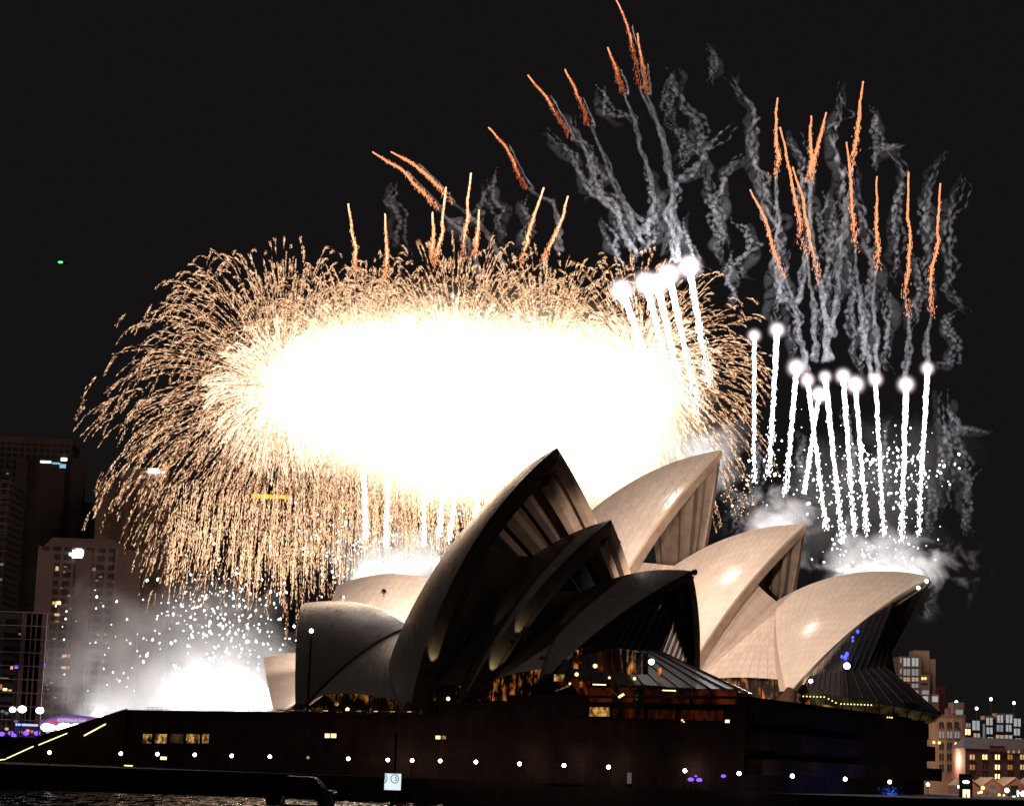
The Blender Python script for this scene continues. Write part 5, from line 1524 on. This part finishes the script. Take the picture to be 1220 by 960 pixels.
wisps = [[(652, 156), (685, 187), (705, 230), (730, 245), (737, 265), (760, 305)], [(680, 142), (702, 182), (712, 220), (730, 240), (742, 300)], [(802, 90), (810, 127), (832, 142), (837, 165), (827, 185), (805, 160)],
         [(872, 90), (890, 117), (906, 142), (895, 165), (897, 185), (910, 220), (917, 250), (925, 275)], [(712, 100), (730, 132), (752, 147)], [(870, 150), (845, 175), (832, 200), (810, 215), (796, 250), (800, 300)],
         [(840, 205), (850, 240), (855, 265), (860, 315)], [(885, 185), (860, 215), (855, 240), (865, 290)], [(880, 265), (895, 270), (892, 287), (880, 310), (890, 335)], [(797, 152), (812, 162), (820, 182), (808, 200)], [(848, 60), (856, 80), (850, 100)], [(800, 90), (796, 120), (803, 150)],
         [(1003, 105), (1006, 138), (992, 153), (1000, 190), (1000, 211), (1006, 247), (997, 332), (994, 377)], [(1042, 126), (1048, 165), (1045, 205)], [(1074, 171), (1058, 176), (1042, 180)], [(1060, 178), (1074, 205), (1070, 240), (1064, 290), (1070, 340)],
         [(1123.5, 184), (1111, 211), (1105, 253), (1104, 320), (1108, 362)], [(1152, 212), (1141.6, 241), (1129.5, 259), (1132.6, 307), (1126.5, 347), (1141.6, 374)], [(1141, 374), (1122, 382), (1138, 408), (1135, 434), (1118, 430)],
         [(900, 184), (912, 241), (921, 259), (930, 271), (924, 301), (922, 362), (928, 400)], [(945, 164), (957, 202), (962, 240), (955, 290)], [(1016, 205), (1030, 283), (1037, 319.5), (1030, 356), (1030, 420)], [(1025, 338), (1030, 400), (1028, 450)], [(1053, 340), (1060, 380), (1056, 440)],
         [(1000, 250), (990, 300), (985, 340), (978, 400)], [(990, 230), (980, 270), (992, 310)], [(1122, 484), (1149, 510), (1173, 512)], [(1130, 500), (1140, 540), (1152, 560), (1158, 600)], [(1120, 470), (1128, 520), (1122, 570), (1130, 610)],
         [(560, 320), (555, 290), (545, 262), (570, 262), (585, 215)], [(468, 218), (466, 240), (478, 262), (476, 285), (488, 300)], [(592, 205), (590, 235), (600, 252), (594, 290)], [(620, 240), (632, 262), (622, 300)], [(720, 262), (735, 290), (745, 320)], [(770, 200), (785, 240), (780, 280)],
         [(815, 260), (825, 300), (838, 330)], [(872, 300), (868, 330), (880, 360)], [(940, 300), (935, 340), (948, 380), (944, 430)], [(1010, 300), (1016, 350), (1010, 400), (1020, 440)], [(1090, 300), (1096, 340), (1088, 400)], [(700, 180), (716, 210), (705, 240)], [(745, 255), (770, 262), (778, 290), (760, 310)],
         [(850, 560), (880, 600), (872, 640)], [(900, 600), (910, 560), (902, 520)], [(1165, 560), (1150, 590), (1160, 640)], [(960, 520), (952, 560), (970, 600)], [(1010, 480), (1020, 540), (1008, 600)], [(1060, 500), (1052, 560), (1066, 610)], [(1100, 560), (1112, 600), (1104, 640)]]
for i, wpts in enumerate(wisps):
    D = 600 if wpts[0][0] < 860 else 575
    for rep in range(4):
        wp = [(x + min(rep, 2) * random.uniform(-6, 6), y + min(rep, 2) * random.uniform(-5, 5)) for x, y in wpts]
        sp, T2 = wob(wp, D + 4 * rep, 200, 2.6, 300 + i + 50 * rep, 4.6)
        g = np.random.default_rng(500 + i)
        n = len(sp); env = np.sin(np.pi * np.clip(np.linspace(0.06, .97, n), 0, 1)) ** .6
        rr = (.14 + (.60 if rep < 3 else 2.0) * np.abs(np.sin(np.arange(n) * .23 + i + rep)) ** 1.5 * g.uniform(.5, 1.1, n)) * env
        if rep == 3: rr = (1.5 + .5 * np.sin(np.arange(n) * .05 + i)) * env
        (smoke_tubes if rep < 3 else smoke_wide).tube(sp, np.maximum(rr, .08), 6)
M['smoke_thin'] = smoke_mat('thin_smoke', 0.07, (.80, .86, .95))
o = smoke_tubes.build('smoke', M['smoke_thin'], recalc=True)
tag(o, 'thin curling grey smoke trails hanging in the black sky', 'smoke', kind='stuff')

o = smoke_wide.build('smoke', smoke_mat('spread_smoke', 0.010, (.80, .86, .95)), recalc=True)
tag(o, 'faint spread out grey smoke between the thinner trails', 'smoke', kind='stuff')
# star clusters
def cluster(n, xr, yr, D, label, seedk, rr=(.35, .8), gauss=True, mat='starw', acc=None):
    g = np.random.default_rng(seedk); P = []
    while len(P) < n:
        if gauss: x, y = g.normal(sum(xr) / 2, (xr[1] - xr[0]) / 4.2), g.normal(sum(yr) / 2, (yr[1] - yr[0]) / 4.2)
        else: x, y = g.uniform(*xr), g.uniform(*yr)
        if acc is not None and not acc(x, y, g): continue
        P.append(at(x, y, D + g.uniform(-20, 20)))
    s = g.uniform(rr[0], rr[1], n) * g.uniform(.28, .65, n)
    o = dots('star_cluster', P, g.normal(0, 1, (n, 3)) / 1.0 * .3 + [0, 0, 1], s, s * g.uniform(.7, 1, n), M[mat])
    return tag(o, label, 'firework stars', kind='stuff')
cluster(150, (890, 1130), (500, 640), 590, 'loose cloud of small white stars behind the right hand comets', 21, (.35, .85))
cluster(110, (1010, 1130), (520, 600), 585, 'dense knot of white stars among the right hand comets', 22, (.4, .95))
cluster(60, (975, 1120), (630, 690), 570, 'white stars just above the right hand shells', 23, (.3, .7))
cluster(260, (175, 350), (665, 815), 700, 'white stars over the glowing smoke at the lower left', 24, (.45, 1.05))
cluster(130, (330, 520), (600, 700), 690, 'white stars scattered over the pale end shell', 25, (.4, .95))
cluster(70, (60, 330), (700, 830), 690, 'sparse white stars before the city towers', 26, (.35, .8), False)
cluster(90, (860, 905), (560, 620), 600, 'reddish gold sparks between the two lit shell tips', 27, (.25, .5), True, 'spark')
cluster(60, (520, 620), (560, 650), 690, 'white stars along the dark shell edge', 28, (.3, .8))

# drifting firework smoke, lit by added glowing balls and lamps inside it
def cloud(label, x, y, D, rad, dens, nz, lights, col=(.92, .92, .94)):
    c = at(x, y, D)
    m_ = smoke_mat('firework_smoke', dens, col, nz)
    o = ellipsoid('smoke', c, rad, m_, None, 'stuff'); tag(o, label, 'smoke')
    for (lx, ly, dD, e, lc) in lights:
        p = at(lx, ly, D + dD)
        rr_ = root('smoke_glow', p, 'added glowing ball lighting the smoke from inside near column %d' % int(lx), 'smoke light', 'added lights inside the smoke')
        MB().sphere(p, .7, 8, 6).build('glow_ball', M['star'], rr_, smooth=True)
        lamp('POINT', 'smoke_fill_light', p + np.array([0, -2.2, 0]), e, lc, 1.0, rr_)
WHT = (1.0, .96, .95)
cloud('brilliant white launch smoke low at the left behind the podium', 225, 806, 660, (78, 26, 48), .030, (.050, .16, .66, .50), [(315, 840, -4, 2.5e4, WHT), (225, 842, -5, 5.5e4, WHT), (285, 838, -5, 5e4, WHT), (120, 852, -5, 3e4, WHT), (235, 800, 6, 9e3, WHT)])
cloud('bright smoke boiling over the pale end shell', 470, 672, 640, (30, 14, 20), .09, (.10, .34, .66, .40), [(440, 690, 0, 9e3, WHT), (480, 688, 0, 9e3, WHT), (520, 680, 0, 8e3, WHT)])
cloud('smoke rolling off the tallest lit shell', 835, 548, 600, (22, 12, 20), .06, (.09, .34, .68, .40), [(835, 552, 6, 9e3, WHT)])
cloud('smoke puffs above the middle lit shell', 925, 622, 575, (17, 9, 14), .13, (.15, .36, .66, .40), [(925, 636, 5, 7e3, WHT)])
cloud('row of bright smoke puffs above the right hand shell', 1055, 672, 570, (32, 10, 17), .13, (.15, .34, .66, .42), [(1010, 690, 4, 7e3, WHT), (1050, 688, 4, 9e3, WHT), (1090, 690, 4, 7e3, WHT)])
cloud('faint grey smoke haze among the right hand comets', 1035, 590, 600, (46, 18, 44), .010, (.045, .34, .72, .42), [])
